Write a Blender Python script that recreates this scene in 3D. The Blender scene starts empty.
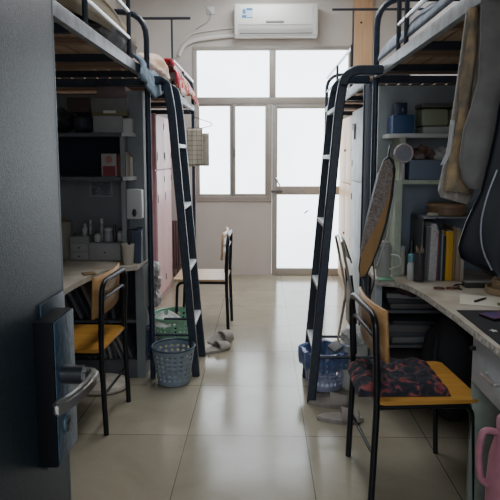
import bpy, bmesh, math, random
from mathutils import Vector, Matrix, Euler
random.seed(7)
S = bpy.context.scene
COL = S.collection
PI = math.pi

# ------------------------------------------------------------------ materials
MATS = {}
def mat(name, col, rough=0.6, metal=0.0, noise=0.0, nscale=20.0, bump=0.0, bscale=60.0, col2=None,
        alpha=None, trans=0.0, coat=0.0, sheen=0.0, spec=None):
    if name in MATS: return MATS[name]
    m = bpy.data.materials.new(name); m.use_nodes = True
    nt = m.node_tree; b = nt.nodes['Principled BSDF']
    b.inputs['Base Color'].default_value = (*col, 1)
    b.inputs['Roughness'].default_value = rough
    b.inputs['Metallic'].default_value = metal
    b.inputs['Transmission Weight'].default_value = trans
    b.inputs['Coat Weight'].default_value = coat
    b.inputs['Sheen Weight'].default_value = sheen
    if spec is not None: b.inputs['Specular IOR Level'].default_value = spec
    if alpha is not None: b.inputs['Alpha'].default_value = alpha
    tc = nt.nodes.new('ShaderNodeTexCoord')
    if noise > 0 or col2:
        n = nt.nodes.new('ShaderNodeTexNoise'); n.inputs['Scale'].default_value = nscale
        n.inputs['Detail'].default_value = 5
        nt.links.new(tc.outputs['Object'], n.inputs['Vector'])
        r = nt.nodes.new('ShaderNodeValToRGB')
        c2 = col2 or tuple(max(0, c*(1-noise)) for c in col)
        c1 = col if col2 else tuple(min(1, c*(1+noise)) for c in col)
        r.color_ramp.elements[0].position = .35; r.color_ramp.elements[1].position = .65
        r.color_ramp.elements[0].color = (*c2, 1); r.color_ramp.elements[1].color = (*c1, 1)
        nt.links.new(n.outputs['Fac'], r.inputs['Fac']); nt.links.new(r.outputs['Color'], b.inputs['Base Color'])
    if bump > 0:
        n = nt.nodes.new('ShaderNodeTexNoise'); n.inputs['Scale'].default_value = bscale; n.inputs['Detail'].default_value = 3
        nt.links.new(tc.outputs['Object'], n.inputs['Vector'])
        bp = nt.nodes.new('ShaderNodeBump'); bp.inputs['Strength'].default_value = bump; bp.inputs['Distance'].default_value = .01
        nt.links.new(n.outputs['Fac'], bp.inputs['Height']); nt.links.new(bp.outputs['Normal'], b.inputs['Normal'])
    MATS[name] = m
    return m

def wood(name, c1, c2, axis=0, scale=8, rough=.45):
    if name in MATS: return MATS[name]
    m = mat(name, c1, rough); nt = m.node_tree; b = nt.nodes['Principled BSDF']
    tc = nt.nodes.new('ShaderNodeTexCoord'); mp = nt.nodes.new('ShaderNodeMapping')
    s = [scale*3]*3; s[axis] = scale*.25; mp.inputs['Scale'].default_value = s
    n = nt.nodes.new('ShaderNodeTexNoise'); n.inputs['Scale'].default_value = 1.5; n.inputs['Detail'].default_value = 6
    n.inputs['Distortion'].default_value = .6
    r = nt.nodes.new('ShaderNodeValToRGB'); r.color_ramp.elements[0].position = .3; r.color_ramp.elements[1].position = .7
    r.color_ramp.elements[0].color = (*c2, 1); r.color_ramp.elements[1].color = (*c1, 1)
    nt.links.new(tc.outputs['Object'], mp.inputs['Vector']); nt.links.new(mp.outputs['Vector'], n.inputs['Vector'])
    nt.links.new(n.outputs['Fac'], r.inputs['Fac']); nt.links.new(r.outputs['Color'], b.inputs['Base Color'])
    return m

def floor_mat():
    m = mat('floor_tiles', (.5,.46,.4), .2, spec=.55); nt = m.node_tree; b = nt.nodes['Principled BSDF']
    tc = nt.nodes.new('ShaderNodeTexCoord'); mp = nt.nodes.new('ShaderNodeMapping')
    mp.inputs['Location'].default_value = (.375+6, -2.69+6.2, 0)
    br = nt.nodes.new('ShaderNodeTexBrick'); br.offset = 0; br.squash = 1
    br.inputs['Scale'].default_value = 1; br.inputs['Mortar Size'].default_value = .0022
    br.inputs['Mortar Smooth'].default_value = .1
    br.inputs['Brick Width'].default_value = .6; br.inputs['Row Height'].default_value = .62
    br.inputs['Color1'].default_value = (1,1,1,1); br.inputs['Color2'].default_value = (.9,.9,.9,1)
    br.inputs['Mortar'].default_value = (.25,.24,.22,1)
    n = nt.nodes.new('ShaderNodeTexNoise'); n.inputs['Scale'].default_value = 3.0; n.inputs['Detail'].default_value = 9
    n.inputs['Roughness'].default_value = .7; n.inputs['Distortion'].default_value = .8
    r = nt.nodes.new('ShaderNodeValToRGB'); r.color_ramp.elements[0].position = .3; r.color_ramp.elements[1].position = .7
    r.color_ramp.elements[0].color = (.29,.255,.185,1); r.color_ramp.elements[1].color = (.37,.33,.25,1)
    mx = nt.nodes.new('ShaderNodeMixRGB'); mx.blend_type = 'MULTIPLY'; mx.inputs[0].default_value = 1
    L = nt.links.new
    L(tc.outputs['Object'], mp.inputs['Vector']); L(mp.outputs['Vector'], br.inputs['Vector'])
    L(tc.outputs['Object'], n.inputs['Vector']); L(n.outputs['Fac'], r.inputs['Fac'])
    L(r.outputs['Color'], mx.inputs[1]); L(br.outputs['Color'], mx.inputs[2]); L(mx.outputs[0], b.inputs['Base Color'])
    n2 = nt.nodes.new('ShaderNodeTexNoise'); n2.inputs['Scale'].default_value = 5; n2.inputs['Detail'].default_value = 4
    L(tc.outputs['Object'], n2.inputs['Vector'])
    mr = nt.nodes.new('ShaderNodeMapRange'); mr.inputs['To Min'].default_value = .10; mr.inputs['To Max'].default_value = .22
    L(n2.outputs['Fac'], mr.inputs['Value']); L(mr.outputs[0], b.inputs['Roughness'])
    bp = nt.nodes.new('ShaderNodeBump'); bp.inputs['Strength'].default_value = .25; bp.inputs['Distance'].default_value = .002
    L(br.outputs['Fac'], bp.inputs['Height']); bp.invert = True; L(bp.outputs['Normal'], b.inputs['Normal'])
    return m

def pattern_mat(name, base, spots, vscale=14, rough=.9, kind='voronoi'):
    """cloth with coloured patches"""
    m = mat(name, base, rough, bump=.2, bscale=120); nt = m.node_tree; b = nt.nodes['Principled BSDF']
    tc = nt.nodes.new('ShaderNodeTexCoord'); n = nt.nodes.new('ShaderNodeTexNoise')
    n.inputs['Scale'].default_value = vscale; n.inputs['Detail'].default_value = 2; n.inputs['Distortion'].default_value = 1.2
    r = nt.nodes.new('ShaderNodeValToRGB'); r.color_ramp.interpolation = 'CONSTANT' if kind == 'hard' else 'LINEAR'
    e = r.color_ramp.elements
    e[0].position = 0; e[0].color = (*base, 1); e[1].position = spots[0][0]; e[1].color = (*spots[0][1], 1)
    for p, c in spots[1:]:
        x = e.new(p); x.color = (*c, 1)
    nt.links.new(tc.outputs['Object'], n.inputs['Vector']); nt.links.new(n.outputs['Fac'], r.inputs['Fac'])
    nt.links.new(r.outputs['Color'], b.inputs['Base Color'])
    return m

def weave_mat(name, c1, c2, size, line=.12, axes=('X','Z'), rough=.85):
    """ruled grid of lines in object space"""
    m = mat(name, c1, rough); nt = m.node_tree; b = nt.nodes['Principled BSDF']
    tc = nt.nodes.new('ShaderNodeTexCoord'); sp = nt.nodes.new('ShaderNodeSeparateXYZ')
    nt.links.new(tc.outputs['Object'], sp.inputs[0]); outs = []
    for a in axes:
        d = nt.nodes.new('ShaderNodeMath'); d.operation = 'DIVIDE'; d.inputs[1].default_value = size
        f = nt.nodes.new('ShaderNodeMath'); f.operation = 'FRACT'
        l = nt.nodes.new('ShaderNodeMath'); l.operation = 'LESS_THAN'; l.inputs[1].default_value = line
        nt.links.new(sp.outputs[a], d.inputs[0]); nt.links.new(d.outputs[0], f.inputs[0]); nt.links.new(f.outputs[0], l.inputs[0])
        outs.append(l)
    mx = nt.nodes.new('ShaderNodeMath'); mx.operation = 'MAXIMUM'
    nt.links.new(outs[0].outputs[0], mx.inputs[0]); nt.links.new(outs[-1].outputs[0], mx.inputs[1])
    c = nt.nodes.new('ShaderNodeMixRGB'); c.inputs[1].default_value = (*c1, 1); c.inputs[2].default_value = (*c2, 1)
    nt.links.new(mx.outputs[0], c.inputs[0]); nt.links.new(c.outputs[0], b.inputs['Base Color'])
    return m

def pane_mat():  # panes emit the daylight themselves, dimmer towards the bottom
    m = bpy.data.materials.new('frosted_pane_glow'); m.use_nodes = True; nt = m.node_tree
    for n in list(nt.nodes): nt.nodes.remove(n)
    o = nt.nodes.new('ShaderNodeOutputMaterial')
    e = nt.nodes.new('ShaderNodeEmission'); g = nt.nodes.new('ShaderNodeBsdfGlossy'); a = nt.nodes.new('ShaderNodeMixShader')
    g.inputs['Roughness'].default_value = .35; a.inputs[0].default_value = .06
    tc = nt.nodes.new('ShaderNodeTexCoord'); n = nt.nodes.new('ShaderNodeTexNoise'); n.inputs['Scale'].default_value = 1.3; n.inputs['Detail'].default_value = 3
    sp = nt.nodes.new('ShaderNodeSeparateXYZ'); nt.links.new(tc.outputs['Object'], sp.inputs[0])
    mr = nt.nodes.new('ShaderNodeMapRange'); mr.inputs['From Min'].default_value = 0; mr.inputs['From Max'].default_value = 1.3
    mr.inputs['To Min'].default_value = .72; mr.inputs['To Max'].default_value = 1.0
    nt.links.new(sp.outputs['Z'], mr.inputs['Value'])
    r = nt.nodes.new('ShaderNodeMapRange'); r.inputs['To Min'].default_value = .8*PANE; r.inputs['To Max'].default_value = 1.15*PANE
    nt.links.new(tc.outputs['Object'], n.inputs['Vector']); nt.links.new(n.outputs['Fac'], r.inputs['Value'])
    mu = nt.nodes.new('ShaderNodeMath'); mu.operation = 'MULTIPLY'
    nt.links.new(mr.outputs[0], mu.inputs[0]); nt.links.new(r.outputs[0], mu.inputs[1])
    e.inputs['Color'].default_value = (.86,.94,1,1); nt.links.new(mu.outputs[0], e.inputs['Strength'])
    nt.links.new(e.outputs[0], a.inputs[1]); nt.links.new(g.outputs[0], a.inputs[2]); nt.links.new(a.outputs[0], o.inputs[0])
    return m
PANE = 2.8

NAVY = mat('navy_paint', (.012,.022,.04), .38, noise=.3, nscale=30, bump=.08, bscale=90)
NAVYM = mat('navy_paint_matt', (.018,.026,.04), .5)
SILVER = mat('silver_tube', (.62,.64,.66), .3, .6)
RAIL = mat('grey_rail', (.30,.32,.34), .45, .3, noise=.25, nscale=14, bump=.05)
STEELD = mat('dark_steel', (.03,.035,.045), .5, .3)
CHROME = mat('brushed_steel', (.55,.54,.52), .28, 1.0, bump=.05, bscale=200)
SLAT = wood('slat_wood', (.50,.36,.25), (.34,.22,.14), 1, 6, .7)
BATTEN = wood('batten_wood', (.30,.19,.13), (.20,.12,.08), 0, 6, .7)
SEAT = wood('ochre_ply', (.55,.28,.06), (.42,.20,.035), 0, 6, .35)
SEAT_LIT = wood('lit_ply', (.66,.45,.27), (.52,.33,.18), 0, 6, .35)  # seat ply lightened for the window light on the far chair
PLY = wood('back_ply', (.48,.27,.11), (.36,.19,.07), 1, 5, .4)
PINE = wood('pine', (.62,.40,.24), (.50,.30,.17), 2, 5, .5)
PINE2 = wood('pine_light', (.70,.47,.28), (.58,.36,.20), 2, 5, .5)
TUBE = mat('black_tube', (.012,.014,.018), .28, .4)
GREYB = mat('grey_board', (.20,.215,.22), .6, noise=.08, nscale=6)
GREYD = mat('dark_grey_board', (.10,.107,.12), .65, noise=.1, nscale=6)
GREYR = mat('grey_green_board', (.30,.33,.33), .6, noise=.1, nscale=6)
GREENW = mat('green_white_edge', (.42,.48,.37), .55, noise=.1, nscale=20)
SHELFW = mat('shelf_white', (.50,.51,.50), .55)
BLUEG = mat('blue_grey_board', (.17,.20,.23), .6, noise=.1, nscale=5)
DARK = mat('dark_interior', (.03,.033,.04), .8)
DESK = mat('worn_desk', (.62,.57,.48), .4, col2=(.40,.34,.26), nscale=7)
DESKE = mat('desk_edge', (.45,.42,.37), .5, noise=.4, nscale=50)
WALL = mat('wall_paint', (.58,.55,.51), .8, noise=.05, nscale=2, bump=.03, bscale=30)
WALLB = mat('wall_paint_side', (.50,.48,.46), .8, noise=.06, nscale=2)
CEIL = mat('ceiling_paint', (.65,.63,.60), .85)
ALU = mat('window_alu', (.40,.37,.33), .45, .2, noise=.06, nscale=4)
PANEM = pane_mat()
PINK = mat('pink_steel', (.72,.48,.50), .4, noise=.05, nscale=5)
PINK_SHADED = mat('pink_steel_shaded', (.52,.24,.29), .5, noise=.06)  # locker pink darkened for the shade on its end panel
WHITE = mat('white_plastic', (.70,.71,.70), .4)
OFFW = mat('off_white', (.55,.55,.52), .6)
BLACKP = mat('black_plastic', (.012,.013,.015), .35)

# ------------------------------------------------------------------ mesh builder
def fillet(pts, r, n=6):
    pts = [Vector(p) for p in pts]
    if r <= 0 or len(pts) < 3: return pts
    out = [pts[0]]
    for a, b, c in zip(pts, pts[1:], pts[2:]):
        d1 = (a-b); d2 = (c-b); l = min(r, d1.length*.49, d2.length*.49)
        p1 = b+d1.normalized()*l; p2 = b+d2.normalized()*l
        for i in range(n+1):
            t = i/n; out.append(p1*(1-t)**2+b*2*t*(1-t)+p2*t*t)
    out.append(pts[-1]); return out

class MB:
    def __init__(s): s.bm = bmesh.new()
    def _add(s, verts, faces):
        vs = [s.bm.verts.new(v) for v in verts]; fs = []
        for f in faces:
            try: fs.append(s.bm.faces.new([vs[i] for i in f]))
            except ValueError: pass
        return vs, fs
    def box(s, x0,x1,y0,y1,z0,z1, bev=0.0, rot=None, piv=None):
        v = [(x,y,z) for x in (x0,x1) for y in (y0,y1) for z in (z0,z1)]
        f = [(0,1,3,2),(4,6,7,5),(0,4,5,1),(2,3,7,6),(0,2,6,4),(1,5,7,3)]
        vs, fs = s._add(v, f)
        if rot:
            c = Vector(piv) if piv else Vector(((x0+x1)/2,(y0+y1)/2,(z0+z1)/2))
            bmesh.ops.rotate(s.bm, verts=vs, cent=c, matrix=Euler(rot).to_matrix())
        if bev > 0:
            es = list({e for q in fs for e in q.edges})
            bmesh.ops.bevel(s.bm, geom=es, offset=bev, segments=2, affect='EDGES', profile=.6)
        return s
    def tube(s, pts, r, n=10, fr=0, cap=True):
        P = fillet(pts, fr) if fr else [Vector(p) for p in pts]
        Q = [P[0]]
        for p in P[1:]:
            if (p-Q[-1]).length > 1e-5: Q.append(p)
        P = Q; T = []
        for i in range(len(P)):
            t = (P[min(i+1,len(P)-1)]-P[max(i-1,0)]); T.append(t.normalized())
        u = T[0].orthogonal().normalized(); rings = []
        for i, p in enumerate(P):
            u = (u-T[i]*u.dot(T[i])); u = u.normalized() if u.length > 1e-6 else T[i].orthogonal().normalized()
            w = T[i].cross(u); rr = r[i] if isinstance(r, (list,tuple)) and len(r) == len(P) else (r if not isinstance(r,(list,tuple)) else r[0])
            rings.append([s.bm.verts.new(p+u*math.cos(2*PI*k/n)*rr+w*math.sin(2*PI*k/n)*rr) for k in range(n)])
        for a, b in zip(rings, rings[1:]):
            for k in range(n): s.bm.faces.new((a[k],a[(k+1)%n],b[(k+1)%n],b[k]))
        if cap: s.bm.faces.new(rings[0][::-1]); s.bm.faces.new(rings[-1])
        return s
    def flatbar(s, pts, w, t, wdir, fr=0):
        """rectangular bar swept along pts; w measured along wdir, t across"""
        P = fillet(pts, fr) if fr else [Vector(p) for p in pts]
        wd = Vector(wdir).normalized(); rings = []
        for i, p in enumerate(P):
            T = (P[min(i+1,len(P)-1)]-P[max(i-1,0)]).normalized(); nrm = T.cross(wd).normalized()
            rings.append([s.bm.verts.new(p+wd*a*w/2+nrm*b*t/2) for a, b in ((-1,-1),(1,-1),(1,1),(-1,1))])
        for a, b in zip(rings, rings[1:]):
            for k in range(4): s.bm.faces.new((a[k],a[(k+1)%4],b[(k+1)%4],b[k]))
        s.bm.faces.new(rings[0][::-1]); s.bm.faces.new(rings[-1]); return s
    def lathe(s, c, prof, n=24, sx=1, sy=1, close=True):
        rings = []
        for r, z in prof:
            rings.append([s.bm.verts.new((c[0]+r*sx*math.cos(2*PI*k/n), c[1]+r*sy*math.sin(2*PI*k/n), c[2]+z)) for k in range(n)])
        for a, b in zip(rings, rings[1:]):
            for k in range(n): s.bm.faces.new((a[k],a[(k+1)%n],b[(k+1)%n],b[k]))
        if close: s.bm.faces.new(rings[0][::-1]); s.bm.faces.new(rings[-1])
        return s
    def prism(s, poly, z0, z1, axis='z', bev=0):
        """extrude polygon; axis z: (x,y), axis y: (x,z) extruded in y, axis x: (y,z) extruded in x"""
        def P(a, b, c): return (a,b,c) if axis == 'z' else ((a,c,b) if axis == 'y' else (c,a,b))
        n = len(poly)
        vs, fs = s._add([P(a,b,z0) for a,b in poly]+[P(a,b,z1) for a,b in poly],
               [tuple(range(n))[::-1], tuple(range(n,2*n))]+[(i,(i+1)%n,n+(i+1)%n,n+i) for i in range(n)])
        if bev > 0:
            bmesh.ops.bevel(s.bm, geom=list({e for q in fs[:2] for e in q.edges}), offset=bev, segments=2, affect='EDGES')
        return s
    def surf(s, fn, nu, nv, wrap=False):
        g = [[s.bm.verts.new(fn(i/nu, j/nv)) for j in range(nv+1)] for i in range(nu+(0 if wrap else 1))]
        m = nu
        for i in range(m):
            a = g[i]; b = g[(i+1) % len(g)]
            for j in range(nv): s.bm.faces.new((a[j],b[j],b[j+1],a[j+1]))
        return s
    def blob(s, c, r, sub=2, jit=0, seed=0, rot=None):
        rnd = random.Random(seed)
        res = bmesh.ops.create_icosphere(s.bm, subdivisions=sub, radius=1)
        M = Euler(rot).to_matrix() if rot else None
        ph = [rnd.uniform(0,6) for _ in range(6)]
        for v in res['verts']:
            p = v.co.copy()
            k = 1+jit*(math.sin(p.x*5+ph[0])*math.sin(p.y*6+ph[1])+.5*math.sin(p.z*9+ph[2]+p.x*7))
            p = Vector((p.x*r[0]*k, p.y*r[1]*k, p.z*r[2]*k))
            if M: p = M @ p
            v.co = p+Vector(c)
        return s
    def build(s, name, m, parent=None, smooth=True, loc=None, solid=0, sub=0, center=True):
        bmesh.ops.recalc_face_normals(s.bm, faces=s.bm.faces)
        me = bpy.data.meshes.new(name)
        off = Vector((0,0,0))
        if loc is not None: off = Vector(loc)
        base = off + (parent.matrix_world.translation if False else Vector((0,0,0)))
        if loc is not None:
            bmesh.ops.translate(s.bm, vec=-off, verts=s.bm.verts)
        s.bm.to_mesh(me); s.bm.free(); me.materials.append(m)
        if smooth:
            for p in me.polygons: p.use_smooth = True
            try: me.set_sharp_from_angle(angle=math.radians(38))
            except Exception: pass
        o = bpy.data.objects.new(name, me); COL.objects.link(o); o.location = off
        if parent: o.parent = parent; o.location = off-Vector(ORG.get(id(parent), (0,0,0)))
        if parent is not None: ORG[id(o)] = off if loc is not None else Vector(ORG.get(id(parent),(0,0,0)))*1
        if parent is None: ORG[id(o)] = off
        if parent is not None and loc is None:
            # mesh written in the coordinates of the parent's origin
            me.transform(Matrix.Translation(-Vector(ORG.get(id(parent),(0,0,0))))); o.location = (0,0,0)
        if solid: md = o.modifiers.new('solid','SOLIDIFY'); md.thickness = solid; md.offset = 0
        if sub: md = o.modifiers.new('sub','SUBSURF'); md.levels = sub; md.render_levels = sub
        KEEP.append(o); return o
ORG = {}; KEEP = []

def thing(name, label, cat, loc=(0,0,0), group=None):
    o = bpy.data.objects.new(name, None); COL.objects.link(o); o.location = loc; o.empty_display_size = .05
    ORG[id(o)] = Vector(loc); KEEP.append(o)
    o['label'] = label; o['category'] = cat
    if group: o['group'] = group
    return o
def tag(o, label, cat, group=None, kind=None):
    o['label'] = label; o['category'] = cat
    if group: o['group'] = group
    if kind: o['kind'] = kind
    return o
def struct(o): o['kind'] = 'structure'; return o
def plabel(o, l): o['label'] = l; return o
def copy_tree(o, parent=None):
    c = o.copy(); COL.objects.link(c); c.parent = parent; KEEP.append(c)
    for ch in list(o.children): copy_tree(ch, c)
    return c

def SHIFT(objs, v):
    for o in objs:
        if o.parent is None: o.location = o.location+Vector(v)

# ------------------------------------------------------------------ room shell
XL, XR, YB, YF, H = -1.62, 1.60, 6.57, -.02, 3.35
def shell(name, m, *b): return struct(MB().box(*b).build(name, m, smooth=False))
shell('floor', floor_mat(), XL-.1, XR+.1, -1.6, YB+.1, -.1, 0)
shell('ceiling', CEIL, XL-.1, XR+.1, YF-.15, YB+.1, H, H+.1)
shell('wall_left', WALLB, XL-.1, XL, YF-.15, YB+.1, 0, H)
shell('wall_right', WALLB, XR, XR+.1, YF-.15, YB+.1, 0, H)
# back wall around the window (x -.80 .. 1.02, z .90 .. 2.65) and the balcony door (x .115 .. .98, z 0 .. 2.0)
w = MB(); y0, y1 = YB, YB+.12
w.box(XL-.1, -.80, y0, y1, 0, H); w.box(1.03, XR+.1, y0, y1, 0, H); w.box(-.80, 1.03, y0, y1, 2.655, H)
w.box(-.80, .115, y0, y1, 0, .885)
struct(w.build('wall_back', WALL, smooth=False))
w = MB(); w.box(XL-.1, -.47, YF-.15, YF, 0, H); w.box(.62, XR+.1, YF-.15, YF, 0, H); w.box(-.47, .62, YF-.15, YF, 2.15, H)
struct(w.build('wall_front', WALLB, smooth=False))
struct(MB().box(-.80,.115,YB-.015,YB,.885-.0,.905).build('trim_1', ALU, smooth=False))   # sill

# window: transom lights + slider
wf = MB(); a, b = YB-.01, YB+.07
wf.box(-.80,1.03,a,b,2.61,2.655,.004); wf.box(-.80,-.75,a,b,.905,2.61,.004)
wf.box(-.75,.98,a,b,2.005,2.085,.004); wf.box(.08,.155,a-.005,b,2.085,2.61,.004); wf.box(-.75,.06,a,b,.905,.945,.004)
wf.box(.06,.115,a,b,.905,2.005,.004); wf.box(.98,1.03,a,b,0,2.61,.004)
wf = struct(wf.build('window_1', ALU))
def pane(x0,x1,z0,z1,y,par,name='pane'):
    return MB().box(x0,x1,y,y+.006,z0,z1).build(name, PANEM, par, smooth=False)
pane(-.75,.08,2.085,2.61,YB+.03,wf,'transom_pane'); pane(.155,.98,2.085,2.61,YB+.03,wf,'transom_pane')
def sash(x0,x1,z0,z1,y,st,par):
    f = MB(); f.box(x0,x0+st,y,y+.03,z0,z1,.003); f.box(x1-st,x1,y,y+.03,z0,z1,.003)
    f.box(x0+st,x1-st,y,y+.03,z0,z0+st,.003); f.box(x0+st,x1-st,y,y+.03,z1-st,z1,.003)
    o = f.build('sash', ALU, par); pane(x0+st,x1-st,z0+st,z1-st,y+.012,o); return o
s1 = sash(-.75,-.355,.945,2.005,YB+.005,.022,wf); s2 = sash(-.335,.06,.945,2.005,YB-.005,.026,wf)
MB().box(-.329,-.318,YB-.02,YB-.005,1.40,1.50,.003).build('sash_latch', mat('latch',(.15,.15,.15),.4,.5), s2)
MB().box(-.355,-.335,YB-.012,YB+.03,.945,2.005).build('sash_stile', mat('alu_dark',(.22,.21,.2),.5), wf)

# balcony door
d1 = MB(); y = YB-.012
d1.box(.118,.178,y,y+.06,.0,2.0,.004); d1.box(.92,.98,y,y+.06,0,2.0,.004)
d1.box(.178,.92,y,y+.06,1.955,2.0,.004); d1.box(.178,.92,y,y+.06,.96,1.06,.004); d1.box(.178,.92,y,y+.06,0,.085,.004)
d1 = struct(d1.build('door_1', ALU))
pane(.178,.92,1.06,1.955,YB+.02,d1); pane(.178,.92,.085,.96,YB+.02,d1)
hd = MB(); hd.box(.11,.235,y-.012,y,.985,1.012,.004).build('lock_plate', mat('lock_grey',(.16,.15,.13),.4,.5), d1)
MB().tube([(.165,y,1.16),(.165,y-.04,1.16),(.185,y-.045,1.11),(.21,y-.05,1.065)],.009,8,.02).build('door_handle', CHROME, d1)
MB().tube([(.50,YB+.018,.74),(.545,YB+.018,.775)],.008,6).build('pane_clip', mat('lock_grey',(.16,.15,.13)), d1)
MB().tube([(.70,y,1.21),(.70,y-.03,1.215),(.73,y-.03,1.20)],.008,6).build('door_pull', mat('lock_grey',(.16,.15,.13)), d1)

# entry door (open, close to the camera on the left)
leafm = mat('hammered_door', (.016,.030,.037), .40, 0.0, col2=(.005,.010,.014), nscale=190, bump=.16, bscale=480, spec=.28)
d2 = struct(MB().box(-.41,-.37,.02,1.012,.012,2.08,.002).build('door_2', leafm))
MB().box(-.4095,-.3695,1.012,1.0165,.012,2.08,.001).build('door_edge_strip', mat('edge_strip',(.13,.14,.15),.35,.6), d2)
lk = MB().box(-.3715,-.337,.872,.966,.885,1.135,.005).build('lock_case', mat('lock_black',(.003,.003,.004),.6,spec=.1), d2)
MB().box(-.3372,-.3355,.874,.966,.887,1.133,.001).build('lock_face', mat('lock_blue_lit',(.035,.07,.11),.35,.4,noise=.35,nscale=60,bump=.15,bscale=80), lk)  # thin bluer skin carries the light on the outer face of the lock
MB().box(-.3695,-.3665,.90,1.012,.865,1.155,.001).build('lock_backplate', mat('lock_back',(.03,.05,.07),.4,.4), d2)
e = MB(); e.tube([(-.3358,.915,.945),(-.333,.915,.945)],.017,20); e.build('key_escutcheon', mat('esc',(.10,.15,.19),.3,.6), lk)
e = MB(); e.tube([(-.3335,.915,.950),(-.332,.915,.950)],.008,14); e.box(-.3335,-.332,.911,.919,.93,.95); e.build('keyhole', BLACKP, lk)
hh = MB(); hh.tube([(-.337,.905,1.035),(-.30,.905,1.035)],.0155,16); hh.build('spindle_rose', BLACKP, d2)
hh = MB()
pts = fillet([(-.335,.905,1.035),(-.277,.905,1.037),(-.279,.85,1.035),(-.290,.81,1.031),(-.308,.785,1.027)],.02,6)
hh.flatbar(pts,.021,.015,(0,0,1)); bmesh.ops.bevel(hh.bm, geom=list(hh.bm.edges), offset=.004, segments=2, affect='EDGES')
hh.build('door_handle', CHROME, d2)

# ------------------------------------------------------------------ beds
RZ0, RZ1 = 1.855, 1.908
def loft_bed(label, side, xr, xw, ya, yb, posts, top, guards, gposts, crossY, ladder=None, pole=None, topbar=None, short=None):
    """side: -1 left, 1 right. xr rail x, xw wall-side x."""
    t = thing('loft_bed', label, 'bed', (xr, (ya+yb)/2, 0))
    s = side
    MB().box(min(xr,xr+s*.03),max(xr,xr+s*.03),ya,yb,RZ0,RZ1,.003).build('side_rail', RAIL, t)
    MB().box(min(xw,xw-s*.03),max(xw,xw-s*.03),ya,yb,RZ0,RZ1,.003).build('wall_rail', NAVYM, t)
    xa, xb = sorted((xr+s*.03, xw-s*.03))
    for i, q in enumerate(crossY):
        if i % 2 == 0: MB().box(xa,xb,q-.015,q+.015,RZ0-.004,RZ0+.030).build('cross_bar', NAVYM, t)
        else: MB().box(xa,xb,q-.022,q+.022,RZ0+.006,RZ0+.030).build('wood_batten', BATTEN, t)
    sl = MB(); n = 11; wd = (xb-xa)/n
    for i in range(n):
        sl.box(xa+i*wd+.006, xa+(i+1)*wd-.006, ya+.02, yb-.02, RZ0+.030, RZ0+.042)
    sl.build('bed_slats', SLAT, t)
    for q in posts:
        o = MB().tube([(xr+s*.015,q,0),(xr+s*.015,q,top),(xw-s*.02,q,top),(xw-s*.02,q,0)],.0175,12,.16).build('end_frame', NAVY, t)
        MB().box(xa,xb,q-.016,q+.016,RZ0-.03,RZ0+.012).build('end_beam', NAVYM, o)
        MB().tube([(xr+s*.015,q,.28),(xw-s*.02,q,.28)],.0001+.012,8).build('lower_beam', NAVYM, o) if False else None
    if short: MB().tube([(xr+s*.015,short,0),(xr+s*.015,short,RZ1)],.0175,12).build('post', NAVY, t)
    g = MB()
    for z, a, b in guards: g.tube([(xr+s*.015,a,z),(xr+s*.015,b,z)],.010,8)
    if guards: g.build('guard_rail', SILVER, t)
    for q, z in gposts: MB().tube([(xr+s*.015,q,RZ1-.01),(xr+s*.015,q,z)],.0115,8).build('guard_post', NAVYM, t)
    if topbar:
        a, b, z = topbar; MB().tube([(xr+s*.015,b,RZ1),(xr+s*.015,b,z),(xr+s*.015,a,z),(xr+s*.015,a,RZ1)],.014,10,.12).build('guard_hoop', NAVYM, t)
    if ladder:
        y0, y1, xf, rungs = ladder
        l = None
        for q in (y0, y1):
            P = [(xf,q,0),(xf+s*.135,q,1.70),(xf+s*.19,q,1.82),(xr+s*.0,q,1.862)]
            m = MB(); m.flatbar(fillet([P[0],P[1],(xf+s*.165,q,1.862),P[3]],.13,8),.036,.050,(0,1,0))
            bmesh.ops.bevel(m.bm, geom=list(m.bm.edges), offset=.006, segments=1, affect='EDGES')
            o = m.build('ladder', NAVY, t) if l is None else m.build('ladder_stile', NAVY, l)
            if l is None: l = o
        for z in rungs:
            x = xf+s*.135*z/1.72
            MB().box(x-.022,x+.022,y0+.016,y1-.016,z-.012,z+.012,.004).build('ladder_rung', mat('rung',(.55,.58,.60),.4,.3), l)
        for q in (y0,y1):
            z = .27; x = xf+s*.135*z/1.72
            MB().tube([(x,q,z),(xr+s*.01,q,z)],.009,8).build('ladder_brace', NAVY, l)
    if pole:
        xp, yp, xa2, xb2, zp = pole
        o = MB().tube([(xp,yp,RZ1-.03),(xp,yp,zp)],.009,8).build('curtain_pole', STEELD, t)
        MB().tube([(xa2,yp,zp+.01),(xb2,yp,zp+.01)],.012,8).build('curtain_bar', STEELD, o)
    return t

bed_ln = loft_bed('dark blue steel loft bed nearest on the left, with straw mat showing over its side', -1, -.675, -1.60, 1.30, 3.40, [1.32, 3.42], 2.255,
    [(2.012,1.32,2.97),(2.145,1.32,2.97)], [(2.24,2.30),(2.97,2.30)], [1.5,1.8,2.1,2.36,2.72,2.98,3.24], topbar=None)
bed_lf = loft_bed('dark blue steel loft bed at far left with red flowered quilt over its rail', -1, -.675, -1.60, 3.46, 5.66, [5.66], 2.20,
    [(2.145,4.42,5.66)], [(4.97,2.15)], [3.7,4.0,4.4,4.7,5.1,5.4], ladder=(3.46,3.82,-.42,[.33,.69,1.085,1.47]), pole=(-.77,4.9,-1.05,-.61,2.56))
bed_rn = loft_bed('dark blue steel loft bed nearest on the right, coats hanging from its rail', 1, .645, 1.58, 1.20, 3.32, [1.22,3.34], 2.30,
    [(2.035,1.24,2.81),(2.17,1.24,2.81)], [(2.81,2.34),(2.66,2.34)], [1.8,2.12,2.46,2.66,3.05,3.22], ladder=(3.08,3.45,.283,[.31,.66,1.02,1.40,1.66]))
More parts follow.
